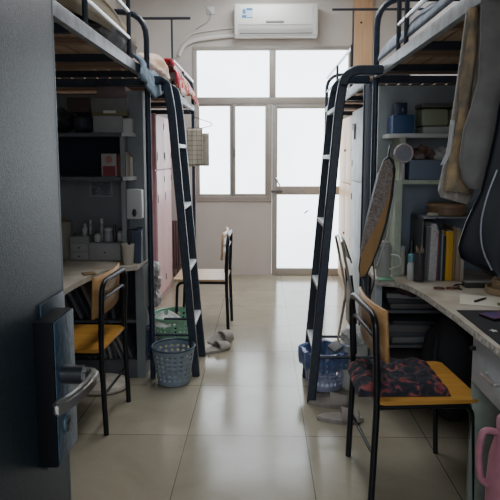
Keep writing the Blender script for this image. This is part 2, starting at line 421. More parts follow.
bed_rf = loft_bed('dark blue steel loft bed at far right, empty, with silver guard tubes', 1, .645, 1.58, 3.60, 5.85, [5.86], 2.235,
    [(2.20,4.25,5.85),(2.06,4.25,5.85)], [(4.25,2.22),(5.05,2.20)], [3.9,4.2,4.6,4.9,5.3,5.6], pole=(.86,5.5,.66,1.59,2.775), short=3.64)

MB().box(.647,.675,3.362,3.60,0,1.85,.003).build('post_cladding', mat('navy_flat',(.010,.018,.034),.85,spec=.1), bed_rn)
# bedding
def sheet(fn, nu, nv): return MB().surf(fn, nu, nv)
STRAW = weave_mat('straw_mat', (.30,.23,.12), (.14,.10,.05), .010, .35, ('Y','Z'), .8)
def mat_fn(u, v):   # straw mat arching up from the rail side over to the inside
    y = 1.33+1.97*u; lip = 1.945+.10*u**3
    a = PI*v
    x = -.815+.104*math.cos(a)*(1-.10*u)-.01*math.sin(u*7)
    z = lip+(.235-.02*u-.13*max(0,(u-.72)/.28))*math.sin(a)**.8*(1 if v < .5 else 1)-(lip-1.965)*v+.010*math.sin(u*13+v*4)
    return (x, y+.05*math.sin(a), z)
tag(sheet(mat_fn, 44, 20).build('straw_mat', STRAW, solid=.006), 'tan woven straw mat arching up along the near left bed', 'mat')
tag(MB().box(-1.56,-.93,1.4,3.36,1.899,1.965,.03).build('mattress', mat('mattress_grey',(.2,.2,.21),.9)), 'thin grey mattress on the near left bed behind the straw mat', 'mattress')
tag(MB().box(.74,1.53,1.3,3.26,1.899,1.965,.03).build('mattress', mat('mattress_blue',(.30,.33,.38),.9)), 'thin blue-grey mattress on the near right bed', 'mattress')
tag(MB().box(-1.56,-.74,3.6,5.55,1.899,1.955,.03).build('mattress', mat('mattress_pale',(.5,.47,.45),.9)), 'thin pale mattress on the far left bed', 'mattress')
GF = mat('grey_fleece', (.17,.17,.175), .9, noise=.35, nscale=9, bump=.4, bscale=14)
tag(MB().blob((-.775,2.86,1.995),(.082,.30,.075),3,.10,3).build('blanket', GF), 'crumpled grey blanket inside the curl of the straw mat', 'blanket')
tag(MB().blob((-.785,3.22,2.015),(.075,.13,.085),3,.12,8).build('pillow', mat('brown_fleece',(.16,.13,.11),.95,noise=.4,nscale=12,bump=.5,bscale=30)), 'brown-grey fluffy pillow at the foot of the near left bed', 'pillow')
def denim_fn(u, v):
    y = 3.02+.50*u; z = 1.935-.17*v*(1-.35*abs(u-.55))-.02*u
    return (-.655+.012*math.sin(u*14)+.02*v-.06*max(0,.25-v)*4*.5, y+.03*math.sin(v*6), z+.02*math.sin(u*7))
tag(sheet(denim_fn, 18, 10).build('folded_jeans', mat('denim',(.17,.24,.31),.85,noise=.35,nscale=18,bump=.4,bscale=40), solid=.012), 'faded blue denim cloth hanging over the rail by the left ladder', 'clothing')
QUILT = pattern_mat('flower_quilt', (.75,.62,.60), [(.42,(.78,.66,.62)),(.46,(.40,.015,.04)),(.58,(.48,.02,.06)),(.62,(.65,.45,.15))], 8, .85, 'hard')
QUILT2 = pattern_mat('pink_quilt', (.62,.42,.40), [(.45,(.70,.52,.48)),(.6,(.55,.38,.24))], 9, .85)
def q1(u, v):
    y = 4.25+1.4*u; h = .12*(1-u)**.7+.065
    if v < .5: t = v*2; return (-.95+.27*t, y, 1.955+h*math.sin(t*PI*.5)*.9+.012*math.sin(u*20+t*3))
    t = (v-.5)*2; return (-.68+.045*math.sin(t*PI*.6)+.006*math.sin(u*25), y, 1.955+h*.9-(h*.9+.035+.03*math.sin(u*8))*t)
tag(sheet(q1, 36, 14).build('quilt', QUILT, solid=.012), 'white quilt with red flowers spilling over the far left bed rail', 'quilt')
tag(MB().blob((-.785,4.02,1.995),(.12,.30,.115),4,.12,12).build('quilt', QUILT2), 'pale pink and tan quilt heaped behind the left ladder top', 'quilt')
BB = mat('blue_grey_sheet', (.26,.30,.36), .9, noise=.25, nscale=14, bump=.4, bscale=25)
def bb(u, v):
    y = 1.35+1.95*u; return (.74-.055*math.sin(v*PI*.55)-.02*v, y, 1.955+.055*math.cos(v*PI*.5)+.02*math.sin(u*22)*(1-v)+.035*(1-v)-.01*v)
tag(sheet(bb, 50, 8).build('bed_sheet', BB, solid=.012), 'blue-grey crumpled sheet lying along the near right bed rail', 'sheet')
def far_sheet(u, v):
    y = 3.45+.2*u
    return (-.69+.06*v, y, 1.935-.03*v+.02*math.sin(u*5))

# ------------------------------------------------------------------ desks and shelves
def curve_pts(p0, p1, p2, n=8):
    p0, p1, p2 = map(Vector, (p0,p1,p2)); return [tuple((p0*(1-t)**2+p1*2*t*(1-t)+p2*t*t)[:2]) for t in [i/n for i in range(n+1)]]
# left desk
dl = thing('corner_desk', 'worn pale L-shaped desk on the left, behind the metal door', 'desk', (-1.2,3.0,0))
poly = [(-1.60,1.9),(-.985,1.9),(-.972,2.68)] + curve_pts((-.972,2.75),(-.95,3.24),(-.80,3.27)) + [(-.748,3.31),(-.742,3.78),(-1.60,3.78)]
MB().prism(poly,.722,.75,'z',.003).build('desktop', DESK, dl)
MB().box(-.79,-.738,3.42,3.44,0,.72).build('side_panel', GREYB, dl)
MB().box(-.755,-.738,3.44,3.76,0,.72).build('side_panel', GREYB, dl)
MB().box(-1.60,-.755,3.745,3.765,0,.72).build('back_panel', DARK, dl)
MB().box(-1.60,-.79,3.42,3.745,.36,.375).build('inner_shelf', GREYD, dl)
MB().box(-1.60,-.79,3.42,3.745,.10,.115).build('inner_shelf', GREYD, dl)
MB().box(-1.60,-.79,3.42,3.435,.0,.10).build('plinth', GREYD, dl)
MB().box(-1.58,-1.10,1.92,1.94,0,.72).build('side_panel', GREYB, dl)
# left shelf unit
SNAP_L = set(COL.objects)
sl = thing('desk_shelf', 'dark grey open shelf unit standing on the left desk', 'shelf', (-1.2,3.33,.75))
MB().box(-1.555,-.785,3.462,3.48,.751,1.80).build('back_board', GREYB, sl)
MB().box(-.785,-.685,3.27,3.48,.751,1.80,.002).build('end_panel', GREYB, sl)
MB().box(-.812,-.785,3.20,3.462,.751,1.545).build('upright', GREYB, sl)
MB().box(-1.555,-1.54,3.20,3.462,.751,1.545).build('upright', GREYB, sl)
for z in (1.28,1.545):
    pr = [(-1.555,3.20),(-.82,3.20)]+curve_pts((-.80,3.20),(-.735,3.20),(-.732,3.268),6)+[(-.785,3.268),(-.785,3.462),(-1.555,3.462)]
    o = MB().prism(pr, z-.022, z, 'z').build('shelf_board', GREYD, sl)
    e = MB().prism([(-.80,3.196)]+curve_pts((-.79,3.196),(-.732,3.196),(-.729,3.266),6)+[(-.80,3.266)], z-.021, z+.001, 'z').build('shelf_end', SHELFW, o)
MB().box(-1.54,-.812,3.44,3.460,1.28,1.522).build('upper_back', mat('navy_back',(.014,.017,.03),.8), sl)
END_L = set(COL.objects)-SNAP_L
# right desk
dr = thing('corner_desk', 'worn pale L-shaped desk on the right under the books', 'desk', (1.2,2.7,0))
poly = [(1.58,1.25),(.825,1.25),(.808,1.85),(.80,2.277)]+curve_pts((.785,2.5),(.765,2.86),(.70,2.895),8)+curve_pts((.66,2.905),(.615,2.92),(.612,2.97),4)+[(.625,3.44),(1.58,3.44)]
MB().prism(poly[::-1],.722,.75,'z',.003).build('desktop', DESK, dr)
eb = MB(); ep = poly[1:-2]
for p, q in zip(ep, ep[1:]):
    p = Vector((*p,0)); q = Vector((*q,0)); n = (q-p).cross(Vector((0,0,1))).normalized()*-.002
    vs, fs = eb._add([(p.x+n.x,p.y+n.y,.724),(q.x+n.x,q.y+n.y,.724),(q.x+n.x,q.y+n.y,.748),(p.x+n.x,p.y+n.y,.748)],[(0,1,2,3)])
eb.build('desk_edge', DESKE, dr)
MB().box(.635,.668,3.06,3.08,0,.72).build('side_panel', mat('pale_blue_panel',(.42,.46,.50),.55,noise=.1), dr)
MB().box(.655,.672,3.08,3.30,0,.72).build('side_panel', GREYR, dr)
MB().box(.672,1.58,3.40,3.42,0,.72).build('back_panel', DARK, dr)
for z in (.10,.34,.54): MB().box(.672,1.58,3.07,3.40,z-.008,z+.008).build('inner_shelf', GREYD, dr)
MB().box(.70,1.56,3.06,3.072,.0,.092).build('plinth', wood('plinth_wood',(.22,.15,.09),(.13,.09,.05)), dr)
# drawer pedestal
MB().box(.835,1.56,2.145,2.163,0,.72).build('side_panel', mat('panel_edge_green',(.30,.34,.28),.6,noise=.1), dr)
MB().box(.835,1.56,1.50,1.518,0,.72).build('side_panel', GREYR, dr)
MB().box(.85,1.56,1.518,2.145,.50,.515).build('inner_shelf', GREYR, dr)
MB().box(1.54,1.56,1.518,2.145,.045,.50).build('back_panel', GREYR, dr)
dw = MB().box(.826,.842,1.522,2.141,.525,.715,.003).build('drawer', mat('drawer_face',(.42,.44,.46),.5,noise=.08), dr)
MB().tube([(.826,1.99,.615),(.800,1.99,.615),(.800,1.88,.615),(.826,1.88,.615)],.006,8,.02).build('drawer_handle', CHROME, dw)
o = MB().tube([(.826,2.115,.665),(.808,2.115,.665)],.009,10).build('drawer_knob', BLACKP, dw)
# right shelf unit
SNAP_R = set(COL.objects)
sr = thing('desk_shelf', 'pale green and grey open shelf unit standing on the right desk', 'shelf', (1.1,3.05,.75))
MB().box(.640,1.56,3.152,3.17,.751,1.80).build('back_board', GREYR, sr)
MB().box(.742,1.54,3.144,3.151,.751,1.255).build('blue_back', mat('blue_back',(.25,.29,.34),.6,noise=.15,nscale=4), sr)
MB().box(.700,.738,2.95,3.150,.751,1.255,.002).build('upright', GREENW, sr)
MB().box(.725,.755,2.98,3.150,1.277,1.503).build('upright', GREENW, sr)
MB().box(1.54,1.56,2.95,3.150,.751,1.503).build('upright', GREENW, sr)
for z in (1.277,1.525):
    pr = [(1.56,2.95),(.73,2.95)]+curve_pts((.72,2.95),(.672,2.955),(.665,3.03),6)+[(.665,3.150),(1.56,3.150)]
    MB().prism(pr[::-1], z-.022, z, 'z').build('shelf_board', SHELFW if z > 1.4 else GREENW, sr)

END_R = set(COL.objects)-SNAP_R
# ------------------------------------------------------------------ chairs
def make_chair(label, seatm, loc, group=None):
    t = thing('school_chair', label, 'chair', (0,0,0), group)
    # faces +x, back at x=0
    def R(y): return [(-.015,y,0),(.0,y,.43),(-.012,y,.775)]
    m = MB(); w = .195
    m.tube([(-.015,-w,0),(.0,-w,.43),(-.014,-w,.785),(-.014,w,.785),(.0,w,.43),(-.015,w,0)],.0135,12,.07)
    o = m.build('back_frame', TUBE, t)
    MB().tube([(.006,-w+.004,.50),(-.006,-w+.004,.695),(-.006,w-.004,.695),(.006,w-.004,.50)],.010,10,.06).build('inner_hoop', TUBE, o)
    for s in (-1,1):
        MB().tube([(.405,s*w,0),(.385,s*w,.418),(.0,s*w,.418)],.0115,10,.05).build('leg', TUBE, t)
    MB().tube([(.0,w,.20),(.0,-w,.20)],.007,8).build('stretcher', TUBE, t)
    def seatf():
        p = []
        for cx, cy, a0 in ((.385,.185,0),(.03,.185,90),(.03,-.185,180),(.385,-.185,270)):
            for k in range(5):
                a = math.radians(a0+k*22.5); p.append((cx+.035*math.cos(a), cy+.025*math.sin(a)))
        return p
    MB().prism(seatf(),.431,.447,'z',.003).build('seat', seatm, t)
    bk = MB()
    def bf(u, v):
        y = -.205+.41*u; return (.034-.022*math.sin(PI*u)-.012*(v-.3), y, .60+.21*v)
    bk.surf(bf, 12, 3); o = bk.build('backrest', seatm if seatm is not SEAT else PLY, t, solid=.012)
    return t
cr = make_chair('school chair with plaid quilted cushion, pulled up to the right desk', SEAT, None)
cl = copy_tree(cr); cf = copy_tree(cr)
cr.location = (.44,2.318,0); cr.rotation_euler.z = math.radians(4.5)
cl.location = (-.79,2.88,0); cl.rotation_euler.z = PI-math.radians(3)
cl['label'] = 'bare ochre-seated school chair at the left desk, behind the metal door'
cf.location = (-.275,4.50,0); cf.rotation_euler.z = PI-math.radians(1)
cf['label'] = 'school chair with window-lit seat colour standing alone in the aisle beyond the left ladder'
for ch in cf.children:
    if ch.name.startswith('seat') or ch.name.startswith('backrest'):
        ch.data = ch.data.copy(); ch.data.materials[0] = SEAT_LIT

# cushion
cush = MB()
def cf_(u, v):
    x = .385+.375*u; y = 2.150+.335*v+.015*u; e = min(u,1-u,v,1-v); h = min(1, e*9)**.5
    return (x, y, .449+.045*h*(1+.20*math.sin(u*22)*math.sin(v*26)))
cush.surf(cf_, 30, 30)
cush.surf(lambda u,v:(.385+.375*u,2.150+.335*v+.015*u,.4485),4,4)
PLAID = pattern_mat('red_plaid', (.010,.011,.017), [(.50,(.014,.014,.02)),(.57,(.03,.032,.045)),(.62,(.17,.025,.03)),(.72,(.26,.09,.08))], 20, .92)
tag(cush.build('seat_cushion', PLAID), 'dark quilted cushion with red plaid patches on the right chair', 'cushion')
def flap(u, v):
    return (.455-.075*u, 2.16+.33*v, .470-.05*u*u+.015*math.sin(v*20)+.015*math.sin(u*PI))
# folded chair on the right behind ladder
fc = thing('folding_chair', 'folded steel chair leaning beside the pale blue wardrobe', 'chair', (.62,4.1,0))
m = MB()
for yy in (3.92,4.26): m.tube([(.60,yy,.02),(.655,yy,.36),(.565,yy,.80)],.010,8,.05)
m.tube([(.565,3.92,.80),(.575,4.09,.83),(.565,4.26,.80)],.010,8)
m.build('front_frame', CHROME, fc)
m = MB()
for yy in (3.95,4.23): m.tube([(.70,yy,.02),(.67,yy,.30),(.64,yy,.56)],.009,8,.05)
m.build('rear_frame', TUBE, fc)
MB().surf(lambda u,v:(.575+.012*math.sin(PI*u)+.055*v+.008, 3.93+.32*u, .81-.16*v),8,3).build('backrest', mat('back_dark_wood',(.10,.08,.06),.5), fc, solid=.010)
MB().box(.648,.662,3.96,4.22,.16,.46,.003).build('seat', mat('chair_seat_grey',(.22,.2,.18),.5), fc)

# ------------------------------------------------------------------ wardrobes
pk = thing('wardrobe', 'pale pink steel locker wardrobe on the left near the window', 'wardrobe', (-1.28,5.6,0))
MB().box(-1.58,-.995,5.20,6.02,.0,1.80,.003).build('carcass', PINK_SHADED, pk)
for ya,yb in ((5.205,5.605),(5.61,6.015)):
    for za,zb in ((.06,1.27),(1.285,1.79)):
        o = MB().box(-.995,-.978,ya,yb,za,zb,.003).build('door', PINK, pk)
        MB().box(-.979,-.972,ya+.03,ya+.05,zb-.30 if zb<1.3 else za+.08,zb-.22 if zb<1.3 else za+.16,.002).build('handle', mat('locker_handle',(.25,.2,.2),.4), o)
        for hz in (za+.10,zb-.12): MB().box(-.979,-.972,yb-.012,yb-.002,hz,hz+.06).build('hinge', mat('hinge_dark',(.08,.07,.07),.5), o)
pb = thing('wardrobe', 'pale blue-grey wardrobe with worn doors behind the right bed post', 'wardrobe', (1.2,4.4,0))
PALEB = mat('pale_blue_door', (.50,.58,.62), .5, noise=.16, nscale=9, bump=.1)
MB().box(.805,1.57,3.72,4.98,0,1.80,.003).build('carcass', mat('pale_blue_carcass',(.42,.48,.52),.55), pb)
for ya,yb in ((3.725,4.35),(4.355,4.975)):
    for za,zb in ((.05,1.19),(1.20,1.79)):
        o = MB().box(.788,.805,ya,yb,za,zb,.003).build('door', PALEB, pb)
        for hz in (za+.12,zb-.16): MB().box(.783,.789,yb-.05,yb-.03,hz,hz+.055).build('hinge', BLACKP, o)
MB().box(.775,.788,4.80,4.83,1.55,1.68,.002).build('handle', mat('grey_handle',(.2,.2,.21),.4), pb)
pn = thing('wardrobe', 'tall pine wood cupboard on the right, closest to the balcony door', 'wardrobe', (1.25,5.7,0))
MB().box(.905,1.57,5.04,6.48,0,1.82,.003).build('carcass', PINE, pn)
for ya,yb in ((5.045,5.5),(5.505,5.99),(5.995,6.475)):
    for za,zb in ((.05,1.12),(1.13,1.81)):
        o = MB().box(.888,.905,ya,yb,za,zb,.002).build('door', PINE2, pn)
        MB().tube([(.888,ya+.03,(za+zb)/2),(.872,ya+.03,(za+zb)/2)],.012,8).build('knob', mat('brown_knob',(.2,.1,.06),.4), o)
tb = thing('wood_board', 'tall upright pine board with dark screws against the back wall', 'board', (1.13,6.5,0))
MB().box(1.02,1.24,6.525,6.568,0,3.33,.002).build('plank', PINE2, tb)
m = MB()
for z in (2.16,2.9): m.tube([(1.11,6.526,z),(1.11,6.518,z)],.012,8)
m.build('screw', BLACKP, tb)

# radiator
rd = thing('radiator', 'dull reddish ribbed radiator low on the back wall behind the pink locker', 'radiator', (-1.1,6.5,.1))
RADM = mat('radiator_red', (.16,.10,.10), .55)
m = MB()
for i in range(13): x = -1.30+i*.028; m.box(x-.010,x+.010,6.46,6.53,.09,.66,.003)
m.build('fins', RADM, rd)
for q in (.13,.62): MB().tube([(-1.31,6.495,q),(-.94,6.495,q)],.016,8).build('pipe', RADM, rd)
for q in (-1.28,-1.0): MB().box(q,q+.02,6.47,6.52,0,.1).build('foot', RADM, rd)

# ------------------------------------------------------------------ air conditioner
ac = thing('air_conditioner', 'white wall-mounted air conditioner above the window', 'air conditioner', (.15,6.45,2.9))
prof = [(6.568,2.735),(6.44,2.735),(6.385,2.79),(6.37,2.86),(6.375,3.05),(6.40,3.078),(6.568,3.078)]
MB().prism(prof,-.31,.61,'x',.004).build('body', mat('ac_white',(.66,.66,.63),.4), ac)
MB().box(-.255,.555,6.366,6.374,2.85,3.055,.003).build('front_panel', mat('ac_panel',(.72,.72,.69),.35), ac)
MB().box(-.25,.55,6.37,6.40,2.755,2.762).build('outlet_slot', mat('ac_slot',(.12,.12,.12),.6), ac)
MB().prism([(6.372,2.842),(6.438,2.765),(6.445,2.772),(6.378,2.848)],-.25,.55,'x').build('louvre', mat('ac_panel'  ,(.72,.72,.69)), ac)
MB().box(.04,.235,6.360,6.366,2.868,2.888,.001).build('name_strip', mat('ac_strip',(.10,.09,.08),.4), ac)
m = MB()
for i in range(9): m.box(.05+i*.02,.062+i*.02,6.358,6.3602,2.874,2.882)
m.build('strip_marks', mat('strip_grey',(.3,.29,.27),.4), ac)
st = MB().box(-.225,-.105,6.3645,6.3665,2.92,3.02).build('energy_label', mat('label_pale',(.45,.58,.68),.5), ac)
m = MB(); m.box(-.225,-.175,6.363,6.3645,2.92,2.95); m.box(-.17,-.105,6.363,6.3645,2.92,2.928); m.box(-.175,-.11,6.363,6.3645,3.0,3.025)
m.box(-.215,-.185,6.363,6.3645,2.965,3.01); m.build('label_print', mat('label_blue',(.04,.16,.36),.5), st)
MB().box(-.07,-.05,6.363,6.3665,2.93,2.98,.001).build('white_tag', WHITE, ac)
for a, b in ((-.305,-.268),(.568,.605)): MB().box(a,b,6.362,6.372,2.74,3.07,.002).build('end_cheek', mat('ac_cheek',(.55,.55,.52),.45), ac)
PIPE = mat('pipe_wrap', (.72,.71,.68), .7)
m = MB().tube([(-.31,6.54,2.77),(-.55,6.54,2.75),(-.78,6.54,2.72),(-.90,6.54,2.66),(-.95,6.54,2.55)],.020,8,.1)
tag(m.build('pipe', PIPE), 'cream wrapped pipe running left from the air conditioner', 'pipe')
m = MB().tube([(-.31,6.55,2.86),(-.6,6.55,2.83),(-.8,6.55,2.80),(-.93,6.55,2.68)],.007,8,.08)
tag(m.build('cable', PIPE), 'thin cream cable above the wrapped pipe on the back wall', 'cable')
sk = thing('wall_socket', 'small white wall socket left of the air conditioner', 'socket', (-.585,6.56,3.05))
MB().box(-.625,-.545,6.552,6.57,3.01,3.09,.004).build('plate', WHITE, sk)
MB().box(-.60,-.575,6.535,6.552,3.03,3.06,.003).build('plug', WHITE, sk)
tag(MB().tube([(-.585,6.535,3.03),(-.585,6.54,2.97),(-.62,6.555,2.92),(-.70,6.555,2.88),(-.76,6.555,2.84)],.004,6,.04).build('cord', mat('cord_grey',(.3,.29,.28),.6)), 'thin grey cord drooping from the wall socket', 'cord')

# ------------------------------------------------------------------ baskets
def basket(name, label, m, c, r0, r1, h, holes=(28,7), rim=None, bag=None, cat='basket', square=False):
    t = thing(name, label, cat, c)
    pt_ = 3 if square else 2; nu = holes[0]*pt_; nv = holes[1]*pt_+(3 if not square else 2); b = MB(); rows = []
    for j in range(nv+1):
        z = h*j/nv; r = r0+(r1-r0)*j/nv
        rows.append([b.bm.verts.new((c[0]+r*math.cos(2*PI*k/nu), c[1]+r*math.sin(2*PI*k/nu), c[2]+.006+z)) for k in range(nu)])
    for j in range(nv):
        for k in range(nu):
            if not square and 2 <= j < nv-1 and j % 2 == 0 and (k+(j//2)%2*0) % 2 == 1: continue
            if square and 2 <= j < nv-2 and (j-2) % 3 != 0 and (k % 3) != 0: continue
            b.bm.faces.new((rows[j][k],rows[j][(k+1)%nu],rows[j+1][(k+1)%nu],rows[j+1][k]))
    b.bm.faces.new(rows[0][::-1])
    b.build('body', m, t, solid=.004)
    MB().tube([(c[0]+r1*math.cos(a*PI/16), c[1]+r1*math.sin(a*PI/16), c[2]+h+.006) for a in range(33)],.007,8,cap=False).build('rim', rim or m, t)
    return t
GB = mat('grey_blue_plastic', (.25,.31,.36), .4)
basket('waste_basket', 'grey-blue perforated plastic basket at the foot of the left ladder', GB, (-.55,3.37,0), .098,.132,.225,(20,6), mat('basket_rim',(.05,.075,.11),.35))
basket('laundry_basket', 'green perforated plastic basket behind the left ladder', mat('mint_plastic',(.33,.62,.46),.45), (-.685,4.26,0), .13,.175,.175,(24,4), square=False)
def bagfn(u, v):
    a = u*2*PI; r = .02+.10*v*(1+.15*math.sin(a*3)); return (-.74+r*math.cos(a)*1.0, 4.20+r*math.sin(a), .15+.06*(1-v)**.6*(1+.3*math.sin(a*2+1))-.02*v)
PLASTIC = mat('milky_plastic', (.62,.62,.60), .35, bump=.6, bscale=35, noise=.2, nscale=20, alpha=.85)
tag(MB().surf(bagfn, 24, 10, True).build('plastic_bag', PLASTIC), 'crumpled white plastic bag on top of the green basket', 'bag')
bb_ = basket('waste_basket', 'violet-blue basket with bag liner at the foot of the right ladder', mat('violet_plastic',(.38,.40,.58),.4), (.385,3.32,0), .105,.135,.23,(26,6), square=True)
LINER = mat('blue_liner', (.10,.16,.33), .35, bump=.5, bscale=30, noise=.25, nscale=25, alpha=.9)
def liner(u, v):
    a = u*2*PI; w = .006*math.sin(a*9)+.004*math.sin(a*17)
    if v < .35: r = .126-.05*(1-v/.35); z = .235-.10*(1-v/.35)
    else: t = (v-.35)/.65; r = .143+.004*math.sin(t*PI)-.006*t+w; z = .243-.105*t+.008*math.sin(a*5)
    return (.385+(r+w)*math.cos(a), 3.32+(r+w)*math.sin(a), z+(.012 if .3<v<.5 else 0))
plabel(MB().surf(liner, 60, 12, True).build('bag_liner', LINER, bb_), 'blue plastic bag liner folded over the rim')
# brush leaning in basket
bt = thing('brush', 'grey flat brush with thin handle resting across the liner-clad basket', 'brush', (.46,3.3,.25))
MB().tube([(.465,3.34,.27),(.495,3.42,.37),(.52,3.47,.50)],.006,8,.03).build('handle', mat('wire_grey',(.3,.28,.24),.4,.5), bt)
MB().box(.415,.48,3.24,3.35,.247,.267,.006,rot=(0,-.5,.3)).build('head', mat('brush_grey',(.16,.16,.16),.7), bt)
# translucent bucket
CLEAR = mat('clear_plastic', (.72,.72,.68), .2, alpha=.42, bump=.3, bscale=20)
bk = thing('plastic_bucket', 'cloudy clear plastic bucket between the right ladder basket and the chair', 'bucket', (.545,3.34,0))
MB().lathe((.56,3.30,.0),[(.07,.002),(.075,.01),(.088,.28),(.092,.285),(.086,.27),(.07,.015)],20).build('body', CLEAR, bk)
MB().tube([(.47,3.30,.28),(.50,3.22,.16),(.56,3.20,.12),(.62,3.22,.16)],.003,6,.05).build('handle', mat('wire_white',(.6,.6,.58),.4), bk)
tag(MB().blob((.56,3.30,.33),(.075,.07,.06),3,.14,5).build('plastic_bag', PLASTIC), 'crumpled clear plastic bag on the cloudy bucket', 'bag')

# duster and hanging bags at the left
du = thing('duster', 'navy blue shaggy duster hanging beside the grey-blue basket', 'duster', (-.70,3.56,.3))
m = MB(); rnd = random.Random(3)
for i in range(260):
    z = rnd.uniform(.10,.33); a = rnd.uniform(0,2*PI); r0 = .008; l = rnd.uniform(.022,.038)
    m.tube([(-.712+r0*math.cos(a),3.50+r0*math.sin(a),z),(-.712+l*math.cos(a),3.50+l*math.sin(a),z-.012)],.004,4)
m.build('bristles', mat('duster_blue',(.07,.085,.22),.8), du)
MB().tube([(-.712,3.50,.10),(-.712,3.50,.36),(-.720,3.48,.45)],.010,8).build('handle', BLACKP, du)
HB = mat('hanging_bag', (.42,.38,.38), .4, noise=.45, nscale=22, bump=.7, bscale=25, alpha=.9)
for i,(x,y,z,r,lab) in enumerate(((-.722,3.60,.665,.055,'pinkish plastic bag hung highest on the left desk side panel'),
        (-.72,3.62,.575,.05,'whitish plastic bag hung in the middle of the left desk side panel'),
        (-.72,3.62,.47,.055,'grey plastic bag hung lowest on the left desk side panel'))):
    tag(MB().blob((x+.022,y,z),(.032,.07,r),3,.2,i).build('plastic_bag', HB), lab, 'bag')

# slippers
TAUPE = mat('taupe_foam', (.33,.29,.26), .8, noise=.1)
def slipper(label, loc, rz, lean=None, group=None, dark=False):
    t = thing('slipper', label, 'slipper', (0,0,0), group)
    out = []
    for i in range(24):
        a = 2*PI*i/24; x = .125*math.cos(a); w = .046+.008*math.cos(a)-.004*math.cos(2*a)
        out.append((x, w*math.sin(a)))
    MB().prism(out,.0,.022,'z',.005).build('sole', TAUPE, t)
    MB().surf(lambda u,v:(.005+.095*u-.03*math.sin(v*PI)*0, -.052*math.cos(v*PI)*(1-.12*u), .012+.058*math.sin(v*PI)*(1-.35*u)),6,12).build('strap', TAUPE, t, solid=.006)
    t.location = loc; t.rotation_euler = (0 if not lean else lean, 0, rz); return t
slipper('taupe slipper beside the right ladder foot, farther of the two', (.385,3.06,.0), -.12)
slipper('taupe slipper under the right chair side, nearer of the two', (.42,2.87,.0), -.06)
slipper('brown-grey slipper beyond the left ladder foot, flat on the tiles', (-.33,3.93,.0), math.radians(40))
slipper('brown-grey slipper beyond the left ladder foot, tipped on its side', (-.315,4.05,.045), math.radians(48), lean=.75)
# round floor mat
m = MB().lathe((-.985,3.27,0),[(.10,.0),(.165,.004),(.178,.02),(.172,.038),(.12,.046),(.0005,.044)],32,1,.78)
tag(m.build('floor_cushion', mat('beige_pad',(.58,.53,.45),.9,noise=.15,nscale=18,bump=.3)), 'flat round beige cushion on the floor under the left chair', 'cushion')

# ------------------------------------------------------------------ left shelf contents
SNAP_L = set(COL.objects)
def boxthing(name, label, cat, m, b, bev=.003, group=None, lid=None, rot=None):
    if lid:
        t = thing(name, label, cat, ((b[0]+b[1])/2,(b[2]+b[3])/2,b[4]), group)
        MB().box(b[0],b[1],b[2],b[3],b[4],b[5]-lid[1],bev,rot=rot).build('body', m, t)
        MB().box(b[0]-.003,b[1]+.003,b[2]-.003,b[3]+.003,b[5]-lid[1],b[5],bev,rot=rot).build('lid', lid[0], t); return t
    return tag(MB().box(*b,bev,rot=rot).build(name, m), label, cat, group)
CARD = mat('grey_card', (.17,.165,.16), .8, noise=.06); CARDW = mat('pale_card', (.28,.28,.28), .8, noise=.05)
b1 = boxthing('storage_box', 'pale grey storage box on the top left shelf, bottom of the stack', 'box', CARDW, (-.975,-.795,3.21,3.42,1.546,1.645))
b2 = thing('storage_box', 'grey box with olive band and white label, middle of the left stack', 'box', (-.88,3.3,1.645))
MB().box(-.985,-.765,3.21,3.44,1.672,1.75,.003).build('lid', CARD, b2)
MB().box(-.982,-.768,3.212,3.438,1.646,1.672,.002).build('band', mat('olive_band',(.16,.14,.07),.7), b2)
MB().box(-.91,-.835,3.2085,3.211,1.662,1.678).build('paper_label', OFFW, b2)
boxthing('storage_box', 'mauve box on top of the left stack, under the bed slats', 'box', mat('mauve_card',(.17,.115,.115),.8), (-.95,-.78,3.22,3.40,1.751,1.822))
boxthing('storage_box', 'small white box at the right end of the top left shelf', 'box', mat('bright_card',(.5,.51,.5),.7), (-.792,-.742,3.203,3.262,1.546,1.63))
boxthing('storage_box', 'dark brown low box at the left of the mauve box', 'box', mat('maroon_card',(.07,.045,.045),.8), (-1.14,-1.0,3.24,3.40,1.672,1.76))
for i,(x,z,r,c,l) in enumerate(((-1.06,1.605,(.06,.09,.058),(.05,.055,.07),'dark grey clothes bundle beside the pale box on the top left shelf'),(-1.22,1.62,(.09,.1,.075),(.02,.022,.028),'black bag at the far left of the top left shelf'))):
    tag(MB().blob((x,3.32,z),r,3,.16,i+4).build('clothes_bundle' if i == 0 else 'bag', mat('bundle%d'%i,c,.7,noise=.4,nscale=14,bump=.5,bscale=20)), l, 'clothes' if i==0 else 'bag')
# upper compartment
cb = thing('gift_box', 'white and red printed box in the upper left shelf compartment', 'box', (-.86,3.25,1.28))
MB().box(-.935,-.84,3.22,3.30,1.281,1.42,.002).build('body', mat('gift_white',(.34,.31,.29),.6), cb)
MB().box(-.925,-.85,3.217,3.2205,1.285,1.345).build('red_print', mat('dull_red',(.20,.03,.04),.6), cb)
MB().tube([(-.888,3.2205,1.385),(-.888,3.217,1.385)],.022,16).build('round_print', mat('pink_print',(.35,.16,.14),.6), cb)
m = boxthing('book', 'dark red book standing beside the white and red printed box', 'book', mat('dark_red_book',(.13,.015,.02),.5), (-.838,-.815,3.21,3.34,1.281,1.415))
for i in range(3):
    boxthing('paper_roll', ['cream paper packet outermost beside the upper left shelf upright','tan paper packet in the middle beside the upper left shelf upright','white paper packet innermost beside the upper left shelf upright'][i], 'packet', mat('paper%d'%i,((.45,.42,.36),(.36,.28,.2),(.5,.5,.48))[i],.8), (-.783+i*.012,-.773+i*.012,3.21+.004*i,3.262,1.2815,1.43-.015*i), .001)
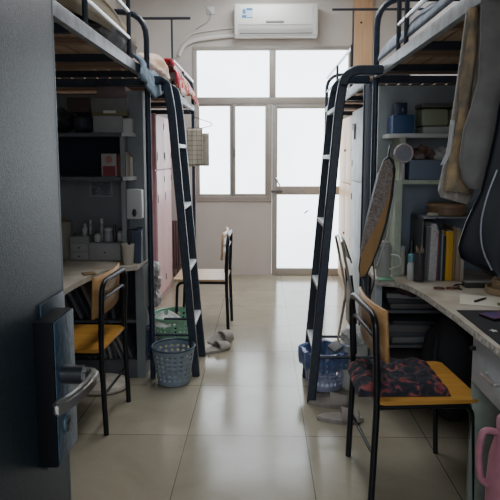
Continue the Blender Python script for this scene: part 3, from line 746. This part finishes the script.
# poster
pp = thing('photo_card', 'grey landscape photo card pinned inside the left shelf', 'picture', (-1.0,3.45,1.19))
MB().box(-1.085,-.935,3.4585,3.4618,1.14,1.25,.0005).build('card', mat('card_grey',(.30,.31,.32),.7), pp)
MB().box(-1.075,-.945,3.457,3.4588,1.15,1.24).build('print', pattern_mat('bw_photo',(.05,.055,.06),[(.5,(.12,.13,.14)),(.62,(.2,.21,.22))],30,.6), pp)
MB().blob((-1.01,3.455,1.262),(.018,.006,.012),2).build('clip', BLACKP, pp)
# organiser
og = thing('desk_organiser', 'pale grey drawer organiser on the left desk', 'organiser', (-1.0,3.3,.75))
OGM = mat('organiser_grey',(.27,.27,.27),.6)
MB().box(-1.16,-.835,3.26,3.42,.751,.865,.003).build('case', OGM, og)
MB().box(-1.16,-1.04,3.26,3.42,.865,.905,.003).build('raised_case', OGM, og)
for a,b,c,d in ((-1.155,-1.045,.757,.805),(-1.155,-1.045,.812,.86),(-1.035,-.84,.757,.855)):
    o = MB().box(a,b,3.252,3.2605,c,d,.002).build('drawer', mat('organiser_front',(.32,.32,.32),.55), og)
    MB().tube([((a+b)/2,3.252,(c+d)/2),((a+b)/2,3.244,(c+d)/2)],.005,8).build('knob', BLACKP, o)
def bottle(label, x, y, z, r, h, bm_, cm, neck=.45, cap=.22, group=None, cat='bottle', name='bottle'):
    t = thing(name, label, cat, (x,y,z), group)
    hb = h*(1-cap)
    MB().lathe((x,y,z+.001),[(r*.85,0),(r,.004),(r,hb*.78),(r*neck,hb*.95),(r*neck,hb)],16).build('body', bm_, t)
    MB().lathe((x,y,z+.001+hb),[(r*neck*1.2,0),(r*neck*1.2,h*cap*.9),(r*neck*.9,h*cap)],14).build('cap', cm, t)
    return t
BW = mat('bottle_white',(.46,.46,.45),.4); BG = mat('bottle_glass',(.25,.26,.27),.25); BK = mat('bottle_dark',(.05,.05,.055),.3)
bots = [(-1.075,.905,.016,.075,BW,BW,'small white bottle at the left end of the organiser top'),(-1.048,.905,.013,.095,BG,BW,'slim grey bottle on the raised end of the organiser'),
 (-.995,.866,.022,.07,BW,BK,'short white jar-like bottle beside the tall pump bottle'),(-.975,.866,.017,.145,BG,BW,'tallest grey bottle with white cap on the organiser'),
 (-.925,.866,.03,.09,BG,BW,'round grey glass jar in the middle of the organiser'),(-.855,.866,.023,.085,BW,BK,'white bottle with black cap at the organiser right end'),
 (-.885,.866,.014,.11,BK,BK,'thin black bottle behind the organiser jars')]
for i,(x,z,r,h,a,b,l) in enumerate(bots): bottle(l, x, 3.33 if i%2 else 3.30, z, r, h, a, b, neck=.5 if i != 4 else .8)
hp = thing('pen_pot', 'tall beige pot with brown sticks at the left desk corner', 'pot', (-1.20,3.3,.75))
MB().lathe((-1.215,3.33,.751),[(.04,0),(.045,.005),(.05,.24),(.045,.24),(.04,.02)],18).build('pot', mat('pot_beige',(.26,.24,.2),.6), hp)
m = MB()
for i in range(5): m.tube([(-1.225+.01*i,3.33,.80),(-1.25+.02*i,3.32,1.06-.02*i)],.005,6)
m.build('sticks', mat('stick_brown',(.22,.13,.05),.6), hp)
cu = MB().lathe((-.768,3.155,.751),[(.0285,0),(.031,.004),(.039,.125),(.037,.125),(.029,.01)],22)
tag(cu.build('cup', mat('cup_cream',(.50,.47,.40),.5)), 'cream plastic cup at the right corner of the left desk', 'cup')
wb = thing('hanging_case', 'white plastic case mounted on the grey board above the cup', 'case', (-.76,3.4,1.1))
MB().box(-.783,-.697,3.205,3.269,1.02,1.205,.006).build('body', mat('case_white',(.42,.43,.43),.45), wb)
MB().box(-.699,-.690,3.21,3.269,1.025,1.20,.003).build('lid_edge', mat('case_edge',(.6,.61,.6),.45), wb)
MB().blob((-.735,3.202,1.06),(.014,.006,.025),2).build('dark_sticker', BLACKP, wb)
ff = thing('file_box', 'dark blue file box standing behind the cup on the left desk', 'file', (-.76,3.38,.75))
MB().box(-.782,-.735,3.19,3.265,.751,.955,.004).build('body', mat('file_dark',(.015,.02,.03),.5), ff)
MB().prism([(3.18,.751),(3.265,.751),(3.265,.965),(3.20,.945)],-.735,-.695,'x',.002).build('front_cover', mat('file_blue',(.035,.05,.085),.45), ff)
SHIFT(END_L | (set(COL.objects)-SNAP_L), (-.045,.19,0))
tag(MB().box(-1.0,-.93,3.02,3.09,.751,.757,.001,rot=(0,0,.5)).build('notepad', wood('cork',(.3,.2,.1),(.22,.14,.07))), 'small brown pad on the inner edge of the left desk', 'pad')
# leaning books / magazines under left desk
LG = 'dark magazines leaning under the left desk'
cols = [(.10,.11,.12),(.18,.18,.19),(.06,.07,.10),(.24,.23,.22),(.12,.10,.10)]
for i in range(11):
    x = -1.46+i*.052; a = .42 if i < 9 else .15
    tag(MB().box(x-.010,x+.010,3.45,3.66,.3765,.376+.27,.001,rot=(0,-a,0),piv=(x,3.5,.376)).build('magazine', mat('mag%d'%(i%5),cols[i%5],.5)), 'dark magazine leaning in the upper cubby under the left desk', 'magazine', LG)
for i in range(9):
    x = -1.10+i*.034; a = -.30 if i<6 else -.55
    tag(MB().box(x-.008,x+.008,3.45,3.66,.1165,.116+(.2 if i<6 else .17),.001,rot=(0,a*.75,0),piv=(x,3.5,.116)).build('magazine', mat('magl%d'%(i%3),((.22,.22,.22),(.36,.35,.34),(.10,.10,.11))[i%3],.5)), 'grey magazine leaning in the lower cubby under the left desk', 'magazine', 'grey magazines in the lower left cubby')

# ------------------------------------------------------------------ right shelf contents
SNAP_R = set(COL.objects)
b = boxthing('storage_box', 'blue box on the top right shelf under the navy tin', 'box', mat('blue_box',(.018,.06,.15),.5), (.685,.80,2.985,3.13,1.526,1.625), .006)
b = boxthing('tin', 'small navy tin on the blue box', 'tin', mat('navy_box',(.010,.02,.055),.4), (.70,.765,3.0,3.10,1.626,1.692), .006)
MB().box(.735,.742,2.997,3.0005,1.645,1.66).build('mark', mat('mark_grey',(.2,.2,.25),.5), b)
b = boxthing('storage_box', 'flat white box beneath the pale green tins on the right shelf', 'box', mat('flat_white',(.40,.40,.38),.6), (.845,1.10,2.975,3.13,1.526,1.562), .003)
GT = mat('sage_tin',(.27,.30,.20),.5)
for x0,x1,l in ((.838,.985,'large pale green round-cornered tin on the flat white box'),(.992,1.13,'second pale green tin, partly hidden by the coats')):
    t = thing('tin', l, 'tin', ((x0+x1)/2,3.05,1.563))
    MB().box(x0,x1,2.99,3.125,1.563,1.66,.022).build('body', GT, t)
    MB().box(x0-.002,x1+.002,2.988,3.127,1.663,1.688,.011).build('lid', mat('tin_lid',(.09,.09,.08),.5), t)
bn = thing('storage_bin', 'blue-grey storage bin on the lower right shelf', 'bin', (1.0,3.05,1.28))
m = MB(); m.box(.775,1.16,2.965,2.975,1.278,1.385,.002); m.box(.775,.785,2.975,3.12,1.278,1.385,.002); m.box(1.15,1.16,2.975,3.12,1.278,1.385,.002); m.box(.785,1.15,3.11,3.12,1.278,1.385,.002); m.box(.785,1.15,2.975,3.11,1.278,1.285)
m.build('body', mat('bin_blue',(.13,.17,.24),.5), bn)
tag(MB().blob((.865,3.04,1.405),(.07,.05,.055),3,.2,2).build('snack_bag', mat('brown_foil',(.12,.07,.055),.35,noise=.6,nscale=25,bump=.8,bscale=30)), 'crumpled brown snack packet in the blue-grey bin', 'packet')
tag(MB().blob((.99,3.05,1.40),(.085,.05,.05),3,.2,9).build('plastic_bag', PLASTIC), 'crumpled clear bag in the blue-grey bin behind the brown packet', 'bag')
hf = thing('handheld_fan', 'round pale pink handheld fan standing on the lower right shelf', 'fan', (.735,2.97,1.28))
m = MB(); m.tube([(.738,2.945,1.42),(.738,2.972,1.42)],.049,28); m.build('fan_head', mat('fan_pink',(.36,.30,.32),.45), hf)
MB().tube([(.738+.047*math.cos(a*PI/14),2.944,1.42+.047*math.sin(a*PI/14)) for a in range(29)],.005,6,cap=False).build('fan_ring', mat('fan_white',(.50,.46,.46),.4), hf)
m = MB(); m.tube([(.738,2.944,1.42),(.738,2.939,1.42)],.034,20); m.build('fan_grille', mat('fan_grey',(.25,.26,.31),.4), hf)
MB().tube([(.738,2.958,1.375),(.738,2.958,1.33),(.738,2.958,1.2785)],[.011],10).build('handle', mat('fan_white',(.55,.5,.5)), hf)
# desk things
bottle('tall cream bottle next to the green upright on the right desk', .757,2.985,.75,.0165,.165,mat('cream_b',(.55,.53,.42),.4),BW,neck=.75)
bottle('white bottle with pale blue cap at the right desk books', .775,2.87,.75,.020,.138,mat('white_b',(.60,.62,.60),.35),mat('cap_blue',(.15,.36,.42),.4),neck=.7,cap=.3)
bottle('black spray bottle behind the white bottle on the right desk', .797,2.95,.75,.021,.205,mat('black_b',(.015,.015,.018),.3),mat('black_b',(.01,.01,.01)),neck=.45,cap=.2)
gp = thing('pen_pot', 'smoky glass pen pot with pens on the right desk', 'pot', (.85,2.95,.75))
MB().lathe((.805,2.825,.751),[(.024,0),(.026,.004),(.027,.155),(.024,.155),(.022,.008)],18).build('pot', mat('smoke_glass',(.07,.065,.07),.2,alpha=.75), gp)
m = MB()
for i in range(5): m.tube([(.797+.004*i,2.825,.765),(.789+.009*i,2.825+.004*(i%2),.94-.013*(i%3))],.004,6)
m.build('pens', mat('pens_tan',(.35,.25,.16),.5), gp)
# books
BP = mat('book_pages',(.55,.52,.45),.8)
def book(x0, x1, h, c, label, y0=2.84, lean=0, cat='book', cm=None):
    t = thing('book', label, cat, ((x0+x1)/2,(y0+3.02)/2,.751))
    cm = cm or mat('bookc_%s'%label[:20], c, .5)
    r = (0,lean,0); pv = (x0,3,.751)
    MB().box(x0,x1,y0,y0+.17,.7515,.751+h,.0015,rot=r,piv=pv).build('cover', cm, t)
    MB().box(x0+.002,x1-.002,y0+.01,y0+.168,.751+h-.0005,.7525+h,0,rot=r,piv=pv).build('pages', BP, t)
    return t
PATB = pattern_mat('white_pattern_book',(.30,.29,.30),[(.42,(.52,.51,.50)),(.55,(.60,.58,.56)),(.66,(.35,.33,.34))],60,.6)
book(.838,.850,.285,(.12,.12,.13),'thin grey folder at the left end of the right desk books', lean=.03)
book(.851,.860,.285,(.20,.20,.21),'thin pale grey folder left of the white patterned file', lean=.03)
book(.861,.900,.30,None,'thick white patterned file among the right desk books', cm=PATB, lean=.02)
book(.903,.909,.285,(.30,.08,.05),'thin red-brown book right of the white patterned file')
book(.911,.923,.255,(.04,.06,.11),'navy narrow book in the middle of the right desk row')
book(.924,.931,.27,(.35,.34,.33),'slim pale grey book in the right desk row')
book(.932,.945,.24,(.03,.03,.03),'black narrow book left of the yellow book')
book(.948,.983,.262,(.75,.42,.03),'bright yellow book standing on the right desk')
book(.985,.998,.28,(.30,.20,.12),'brown book right of the yellow book')
book(1.0,1.022,.275,(.42,.33,.22),'tan book right of the brown one, near the coat')
book(1.024,1.044,.21,(.50,.45,.36),'short cream book at the right end of the row')
rk = thing('book_rack', 'thin grey metal rack over the books on the right desk', 'rack', (1.0,3.0,.75))
MB().box(.83,1.25,2.86,3.10,1.078,1.088,.002).build('rack_top', mat('rack_grey',(.30,.31,.33),.35,.5), rk)
for q in (.826,1.245): MB().box(q,q+.006,2.86,3.10,.751,1.078).build('rack_side', mat('rack_side',(.16,.17,.18),.4,.4), rk)
MB().tube([(.90,2.86,1.078),(.90,2.845,1.06),(.905,2.835,1.03),(.91,2.835,1.02)],.008,8,.01).build('clip', BLACKP, rk)
wbx = thing('round_box', 'round wooden box with lid on the book rack', 'box', (.98,2.96,1.09))
MB().lathe((.985,2.975,1.089),[(.095,0),(.10,.004),(.10,.045)],28).build('body', wood('box_wood',(.28,.17,.10),(.20,.12,.07)), wbx)
MB().lathe((.985,2.975,1.134),[(.104,0),(.104,.014),(.098,.018)],28).build('lid', wood('box_lid',(.36,.22,.12),(.26,.16,.09)), wbx)
ro = MB().lathe((.885,2.885,1.089),[(.022,0),(.03,.006),(.03,.014),(.02,.018)],16)
tag(ro.build('tape_roll', mat('tape_pale',(.42,.39,.33),.5)), 'small pale tape roll at the rack edge before the round box', 'tape')
SHIFT(END_R | (set(COL.objects)-SNAP_R), (.018,.08,0))
gl = thing('glasses', 'dark-framed reading glasses lying at the foot of the books', 'glasses', (.90,2.70,.75))
m = MB()
for cx in (.875,.935): m.tube([(cx+.025*math.cos(a*PI/9),2.73+.018*math.sin(a*PI/9)+.0,.757) for a in range(19)],.0035,6,cap=False)
m.build('frame', mat('glasses_red',(.10,.015,.02),.35), gl)
MB().tube([(.96,2.73,.757),(.985,2.76,.758),(.985,2.81,.758)],.003,6).build('temple_arm', BLACKP, gl)
ps = thing('power_strip', 'dark power strip at the right end of the books', 'power strip', (1.1,2.75,.75))
MB().box(1.015,1.16,2.76,2.815,.751,.775,.004).build('body', mat('strip_dark',(.05,.05,.05),.5), ps)
MB().box(1.02,1.155,2.765,2.81,.775,.779,.001).build('top_face', mat('strip_lite',(.30,.29,.28),.5), ps)
MB().tube([(1.015,2.785,.765),(.97,2.79,.758),(.95,2.75,.756),(.98,2.71,.756)],.004,6,.03).build('cord', BLACKP, ps)
tag(MB().box(.905,1.10,2.41,2.60,.751,.7525,0,rot=(0,0,-.35)).build('paper_sheet', mat('paper_cream',(.72,.68,.56),.8)), 'cream paper sheet under the pen on the right desk', 'paper')
pe = thing('pen', 'black pen lying on the cream paper', 'pen', (.99,2.50,.755))
MB().tube([(.955,2.475,.757),(1.015,2.525,.757)],.0045,8).build('barrel', BLACKP, pe)
MB().tube([(1.015,2.525,.757),(1.03,2.5375,.757)],.003,8).build('nib', STEELD, pe)
tag(MB().box(1.035,1.075,2.415,2.435,.7535,.762,.003,rot=(0,0,-.3)).build('eraser', mat('eraser_olive',(.20,.18,.10),.7)), 'small olive eraser on the right desk near the mouse mat', 'eraser')
mm = thing('mouse_mat', 'black mouse mat at the near edge of the right desk', 'mat', (1.0,2.1,.751))
MB().prism([(.826,1.78),(1.15,1.78),(1.15,2.34),(.828,2.34)][::-1],.7512,.754,'z').build('mat_pad', mat('mat_black',(.012,.012,.014),.75), mm)
star = []
for i in range(10):
    a = PI/2+i*PI/5; r = .016 if i % 2 == 0 else .007; star.append((.868+r*math.cos(a), 2.055+r*1.3*math.sin(a)))
MB().prism(star,.754,.7548,'z').build('star_print', WHITE, mm)
ph = thing('phone', 'slim phone with red-blue glossy back on the mouse mat', 'phone', (.95,2.2,.757))
MB().box(.895,1.06,2.20,2.285,.755,.764,.004,rot=(0,0,.38)).build('body', BLACKP, ph)
PHM = mat('phone_sheen',(.30,.05,.07),.25,col2=(.05,.09,.22),nscale=5)
MB().box(.897,1.058,2.202,2.283,.764,.7655,.001,rot=(0,0,.38)).build('back_glass', PHM, ph)
wt = thing('round_tray', 'round pale wooden tray with raised ring on the right desk', 'tray', (1.2,2.72,.75))
MB().lathe((1.19,2.66,.751),[(.105,0),(.11,.004),(.11,.03),(.104,.03),(.10,.012),(.0005,.012)],32).build('tray', wood('tray_wood',(.45,.33,.20),(.33,.23,.13)), wt)
MB().lathe((1.19,2.66,.763),[(.075,0),(.08,.004),(.08,.055),(.07,.055),(.068,.004)],28).build('inner_bowl', wood('tray_wood2',(.38,.27,.17),(.28,.19,.11)), wt)
# pitcher on the desk tip
pt = thing('pitcher', 'clear plastic pitcher on the far tip of the right desk', 'pitcher', (.67,3.0,.75))
MB().lathe((.665,3.03,.751),[(.038,0),(.04,.004),(.043,.15),(.041,.16),(.036,.01)],20).build('body', mat('clear_grey',(.45,.46,.43),.2,alpha=.5), pt)
MB().tube([(.695,2.985,.88),(.73,2.93,.88),(.735,2.93,.83),(.69,2.985,.80)],.004,8,.03).build('handle', mat('clear_handle',(.6,.6,.58),.3), pt)
MB().lathe((.665,3.03,.912),[(.043,0),(.044,.006),(.03,.03),(.012,.036)],18).build('lid', mat('lid_grey',(.24,.24,.22),.4), pt)
tag(MB().box(.618,.70,2.91,2.975,.751,.757,.002).build('cloth', mat('green_tape',(.16,.34,.22),.8)), 'small folded green cloth on the tip of the right desk', 'cloth')
# things in the right lower cabinet
PAP = [(.08,.08,.09),(.13,.12,.12),(.05,.05,.06),(.2,.2,.2)]
k = 0
for z0, hs, grp in ((.548,(.03,.025,.03),'dark stacked folders in the upper right cubby'),(.348,(.035,.03,.04,.025),'dark stacked folders in the middle right cubby'),(.108,(.05,.06,.04),'dark stacked folders in the lowest right cubby')):
    for xa, xb in ((.73,.98),(1.0,1.30)):
        z = z0+.001
        for h in hs:
            j = random.uniform(-.015,.015); k += 1
            tag(MB().box(xa+j,xb+j-.01,3.10+random.uniform(0,.02),3.35,z,z+h-.002,.003,rot=(0,0,random.uniform(-.08,.08))).build('folder', mat('fold%d'%(k%4),PAP[k%4],.6)), grp.replace('stacked folders','folder lying flat'), 'folder', grp)
            z += h
tag(MB().blob((.84,3.10,.665),(.09,.05,.04),3,.2,21).build('clothes_bundle', mat('wine_cloth',(.07,.035,.045),.9,noise=.4,nscale=12,bump=.4)), 'dark wine-coloured cloth stuffed under the right desktop', 'clothes')
tag(MB().blob((1.04,3.0,.635),(.10,.06,.055),3,.15,23).build('clothes_bundle', mat('charcoal_cloth',(.035,.035,.04),.9)), 'charcoal cloth bundle under the right desktop', 'clothes') if False else None
bp_ = thing('backpack', 'black backpack slumped on the floor under the right desk', 'bag', (1.0,2.95,0))
MB().blob((1.02,2.88,.30),(.17,.13,.30),4,.06,31).build('body', mat('pack_black',(.012,.012,.015),.7,bump=.3,bscale=20), bp_)
MB().tube([(.90,2.80,.50),(.87,2.74,.40),(.89,2.76,.25)],.012,8,.05).build('strap', mat('pack_strap',(.02,.02,.022),.8), bp_)
MB().blob((1.0,2.765,.20),(.11,.035,.11),3,.04,5).build('pocket', mat('pack_black',(.012,.012,.015)), bp_)
# navy cup hanging under desk edge
tag(MB().blob((.905,2.25,.68),(.035,.055,.038),3,.12,41).build('pouch', mat('navy_pouch',(.02,.03,.07),.6)), 'small navy pouch hanging under the right desk beside the drawer', 'pouch')
# pink thermos
tk = thing('thermos_jug', 'pink thermos jug with curved handle at the lower right corner', 'jug', (.83,1.9,0))
TP = mat('thermos_pink',(.42,.17,.21),.4,noise=.1)
MB().lathe((.825,1.80,0),[(.055,.001),(.062,.01),(.062,.30),(.056,.40),(.040,.47),(.034,.50)],26).build('body', TP, tk)
MB().lathe((.825,1.80,.50),[(.038,0),(.038,.03),(.030,.042)],22).build('lid', mat('thermos_lid',(.45,.22,.26),.4), tk)
MB().tube([(.79,1.80,.485),(.742,1.80,.495),(.728,1.80,.41),(.740,1.80,.32),(.765,1.80,.30)],.0115,10,.05).build('handle', TP, tk)

# ------------------------------------------------------------------ long bag by the post
lb = thing('racket_bag', 'long slim tan and grey patterned bag hanging by the right bed post', 'bag', (.6,2.95,1.0))
out = [(0.625, 1.385), (0.65, 1.405), (0.676, 1.385), (0.687, 1.334), (0.676, 1.205), (0.654, 1.075), (0.621, 0.955), (0.582, 0.854), (0.547, 0.769), (0.521, 0.763), (0.509, 0.811), (0.518, 0.907), (0.531, 0.997), (0.55, 1.101), (0.573, 1.205), (0.596, 1.308)]
MB().prism(out,2.895,2.93,'y',.010).build('back_layer', mat('bag_navy',(.012,.015,.025),.5), lb)
MB().prism([(0.621, 1.375), (0.641, 1.385), (0.661, 1.365), (0.668, 1.309), (0.656, 1.196), (0.634, 1.067), (0.601, 0.947), (0.567, 0.847), (0.538, 0.784), (0.517, 0.778), (0.511, 0.815), (0.519, 0.91), (0.533, 0.999), (0.551, 1.103), (0.574, 1.206), (0.597, 1.309)],2.875,2.896,'y',.006).build('front_layer', wood('bag_tan',(.46,.27,.11),(.36,.20,.07),2,4,.7), lb)
MB().prism([(0.618, 1.38), (0.643, 1.39), (0.664, 1.36), (0.657, 1.273), (0.629, 1.156), (0.596, 1.079), (0.562, 1.006), (0.527, 0.943), (0.508, 0.875), (0.512, 0.922), (0.531, 1.011), (0.549, 1.115), (0.572, 1.217), (0.595, 1.319)],2.862,2.876,'y',.005).build('patterned_flap', pattern_mat('flap_pattern',(.14,.11,.10),[(.42,(.22,.18,.16)),(.5,(.36,.32,.28)),(.6,(.20,.15,.13))],45,.8), lb)
MB().tube([(.687,2.93,1.34),(.690,2.92,1.2),(.672,2.92,1.06),(.640,2.92,.94),(.605,2.92,.83)],.004,6,.08).build('piping', mat('piping_white',(.55,.55,.52),.5), lb)
MB().tube([(.585,2.91,.84),(.590,2.88,.76),(.565,2.88,.67),(.540,2.88,.68),(.53,2.91,.765)],.004,6,.04).build('strap', BLACKP, lb)
MB().tube([(.65,2.92,1.395),(.66,2.95,1.43),(.68,3.01,1.46)],.006,6).build('hang_loop', BLACKP, lb)

# ------------------------------------------------------------------ hanging coats on the right
def drape(name, label, m, outline_l, outline_r, y, amp, folds, thick=.05, parts=None, seed=1, nv=26, nu=26, cat='coat'):
    """outline_l/r: lists of (x,z) from top to bottom; closed puffy sheet hanging in the x-z plane"""
    t = thing(name, label, cat, (outline_l[0][0], y, 1.9))
    def interp(L, v):
        s = v*(len(L)-1); i = min(int(s), len(L)-2); f = s-i; f = f*f*(3-2*f)*.5+f*.5
        return (L[i][0]*(1-f)+L[i+1][0]*f, L[i][1]*(1-f)+L[i+1][1]*f)
    def fn(u, v):
        a = u*2*PI; l = interp(outline_l, v); r = interp(outline_r, v)
        k = .5-.5*math.cos(a)   # 0 at left, 1 at right
        x = l[0]*(1-k)+r[0]*k; z = l[1]*(1-k)+r[1]*k
        side = math.sin(a)
        w = thick*side*(.6+.4*v)
        f = amp*math.sin(k*folds*PI*2+seed+v*1.5)*(1 if side > 0 else .4)*(.3+.7*v)
        return (x, y-w-f*abs(side)**.3, z)
    b = MB().surf(fn, nu*2, nv, True)
    bmesh.ops.holes_fill(b.bm, edges=[e for e in b.bm.edges if e.is_boundary], sides=0)
    b.build('body', m, t); return t
BEIGE = mat('beige_fleece',(.27,.24,.20),.95,noise=.22,nscale=16,bump=.6,bscale=45,sheen=.3)
TANL = mat('tan_lining',(.36,.25,.13),.95,col2=(.17,.14,.10),nscale=22,bump=.5,bscale=50)
GREYF = mat('grey_fleece_coat',(.15,.14,.13),.95,noise=.15,nscale=12,bump=.4,bscale=45,sheen=.2)
c1 = drape('coat', 'beige fleece coat with tan lining hanging leftmost on the right bed rail', BEIGE,
      [(0.649, 1.908), (0.636, 1.77), (0.625, 1.652), (0.613, 1.535), (0.607, 1.455), (0.591, 1.374), (0.577, 1.292), (0.588, 1.269)],
      [(0.739, 1.908), (0.746, 1.77), (0.73, 1.645), (0.723, 1.519), (0.715, 1.406), (0.7, 1.309), (0.689, 1.266), (0.671, 1.246)], 1.85, .012, 2.2, .04)
LL = [(0.635, 1.853), (0.624, 1.698), (0.615, 1.546), (0.601, 1.422), (0.574, 1.296)]
LR = [(0.663, 1.853), (0.657, 1.698), (0.649, 1.546), (0.64, 1.453), (0.663, 1.283)]
def lerp(Ls, v):
    q = v*(len(Ls)-1); i = min(int(q), len(Ls)-2); g = q-i; return (Ls[i][0]*(1-g)+Ls[i+1][0]*g, Ls[i][1]*(1-g)+Ls[i+1][1]*g)
def lining(u, v):
    a = lerp(LL, v); b = lerp(LR, v)
    return (a[0]*(1-u)+b[0]*u, 1.795-.012*math.sin(u*PI)-.006*math.sin(v*15+u*5), a[1]*(1-u)+b[1]*u)
plabel(MB().surf(lining, 8, 24).build('lining', TANL, c1, solid=.008), 'tan mottled lining strip')
TL = [(0.591, 1.515), (0.587, 1.453), (0.58, 1.406), (0.565, 1.375)]
plabel(MB().surf(lambda u,v:(lerp(TL,v)[0]+.012*u,1.792,lerp(TL,v)[1]),2,16).build('white_trim', mat('trim_white',(.40,.39,.37),.9,bump=.6,bscale=60), c1, solid=.010), 'pale fleece trim')
c2 = drape('coat', 'dark grey fleece hoodie hanging in front of the beige coat', GREYF,
      [(0.641, 1.872), (0.644, 1.744), (0.643, 1.628), (0.623, 1.54), (0.605, 1.481), (0.597, 1.391), (0.611, 1.327), (0.637, 1.303)],
      [(0.783, 1.871), (0.79, 1.743), (0.797, 1.628), (0.787, 1.54), (0.775, 1.481), (0.75, 1.391), (0.71, 1.337), (0.664, 1.306)], 1.72, .010, 1.3, .035, seed=2)
c3 = drape('coat', 'glossy black raincoat hanging nearest on the right bed rail', mat('black_gloss',(.004,.005,.007),.38,spec=.12,bump=.15,bscale=6),
      [(0.697, 1.666), (0.661, 1.558), (0.652, 1.475), (0.639, 1.397), (0.618, 1.299), (0.582, 1.216), (0.562, 1.143), (0.57, 1.111), (0.628, 1.08)],
      [(0.765, 1.666), (0.826, 1.557), (0.831, 1.475), (0.836, 1.397), (0.842, 1.299), (0.847, 1.216), (0.838, 1.136), (0.816, 1.034), (0.715, 1.045)], 1.6, .015, 1.2, .04, seed=3.2)
plabel(MB().tube([(0.636, 1.535, 1.365), (0.612, 1.535, 1.297), (0.597, 1.535, 1.215), (0.605, 1.535, 1.146), (0.635, 1.535, 1.09)],.0025,6,.1).build('edge_line', mat('edge_line_grey',(.16,.17,.19),.3), c3), 'thin grey line inside the left edge')  # thin grey line set just inside the left edge
for cc, yy, xx in ((c1,1.85,.69),(c2,1.72,.70)):
    MB().tube([(xx,yy,1.85),(xx-.02,yy,1.935),(.64,yy,1.945),(.632,yy,1.905)],.004,6,.02).build('hanger_hook', SILVER, cc)
MB().tube([(.70,1.60,1.60),(.69,1.60,1.86),(.68,1.60,1.93),(.640,1.60,1.94),(.632,1.60,1.905)],.004,6,.02).build('hanger_hook', SILVER, c3)

# cloth on hanger under the far left bed
hc = thing('hanging_cloth', 'beige checked cloth on a wire hanger below the far left bed', 'cloth', (-.58,5.0,1.5))
CHK = weave_mat('beige_check',(.52,.47,.38),(.16,.14,.11),.042,.10,('X','Z'),.85)
MB().surf(lambda u,v:(-.665+.135*u,5.0+.006*math.sin(u*9+v*3),1.645-.33*v+.008*u),12,12).build('front_cloth', CHK, hc, solid=.01)
MB().surf(lambda u,v:(-.55+.075*u,5.03+.006*math.sin(u*7),1.61-.29*v),6,12).build('rear_cloth', mat('beige_plain',(.40,.36,.30),.9,noise=.1), hc, solid=.01)
MB().tube([(-.67,5.01,1.82),(-.60,5.01,1.75),(-.45,5.01,1.70),(-.44,5.01,1.68),(-.52,5.01,1.655),(-.66,5.01,1.655)],.0035,6,.02).build('hanger', STEELD, hc)

# ------------------------------------------------------------------ light, world, camera
W = bpy.data.worlds.new('world'); S.world = W; W.use_nodes = True
bg = W.node_tree.nodes['Background']; bg.inputs['Color'].default_value = (.78,.86,1,1); bg.inputs['Strength'].default_value = 1.0
def area(name, loc, rot, sx, sy, e, col=(1,1,1)):
    l = bpy.data.lights.new(name, 'AREA'); l.shape = 'RECTANGLE'; l.size = sx; l.size_y = sy; l.energy = e; l.color = col
    o = bpy.data.objects.new(name, l); COL.objects.link(o); o.location = loc; o.rotation_euler = rot; return o
area('corridor_fill', (.1,-1.3,2.3), (math.radians(60),0,0), 1.6, 1.0, 12, (.88,.95,1))  # added fill lamp out of view behind the doorway
area('ceiling_fill', (0,4.4,3.3), (0,0,0), .5, 3.6, 33, (.95,.98,1))  # unseen overhead fill, added to brighten floor and desks

cam = bpy.data.cameras.new('camera'); co = bpy.data.objects.new('camera', cam); COL.objects.link(co)
f = 560; p = math.atan(63/f); yaw = math.atan(12/f)
co.location = (0,0,1.4); co.rotation_euler = (PI/2-p, 0, yaw)
cam.sensor_width = 36; cam.lens = f/500*36; cam.shift_y = -30/500; cam.clip_start = .02
S.camera = co
S.view_settings.view_transform = 'AgX'
S.view_settings.look = 'None'
S.view_settings.exposure = 1.12
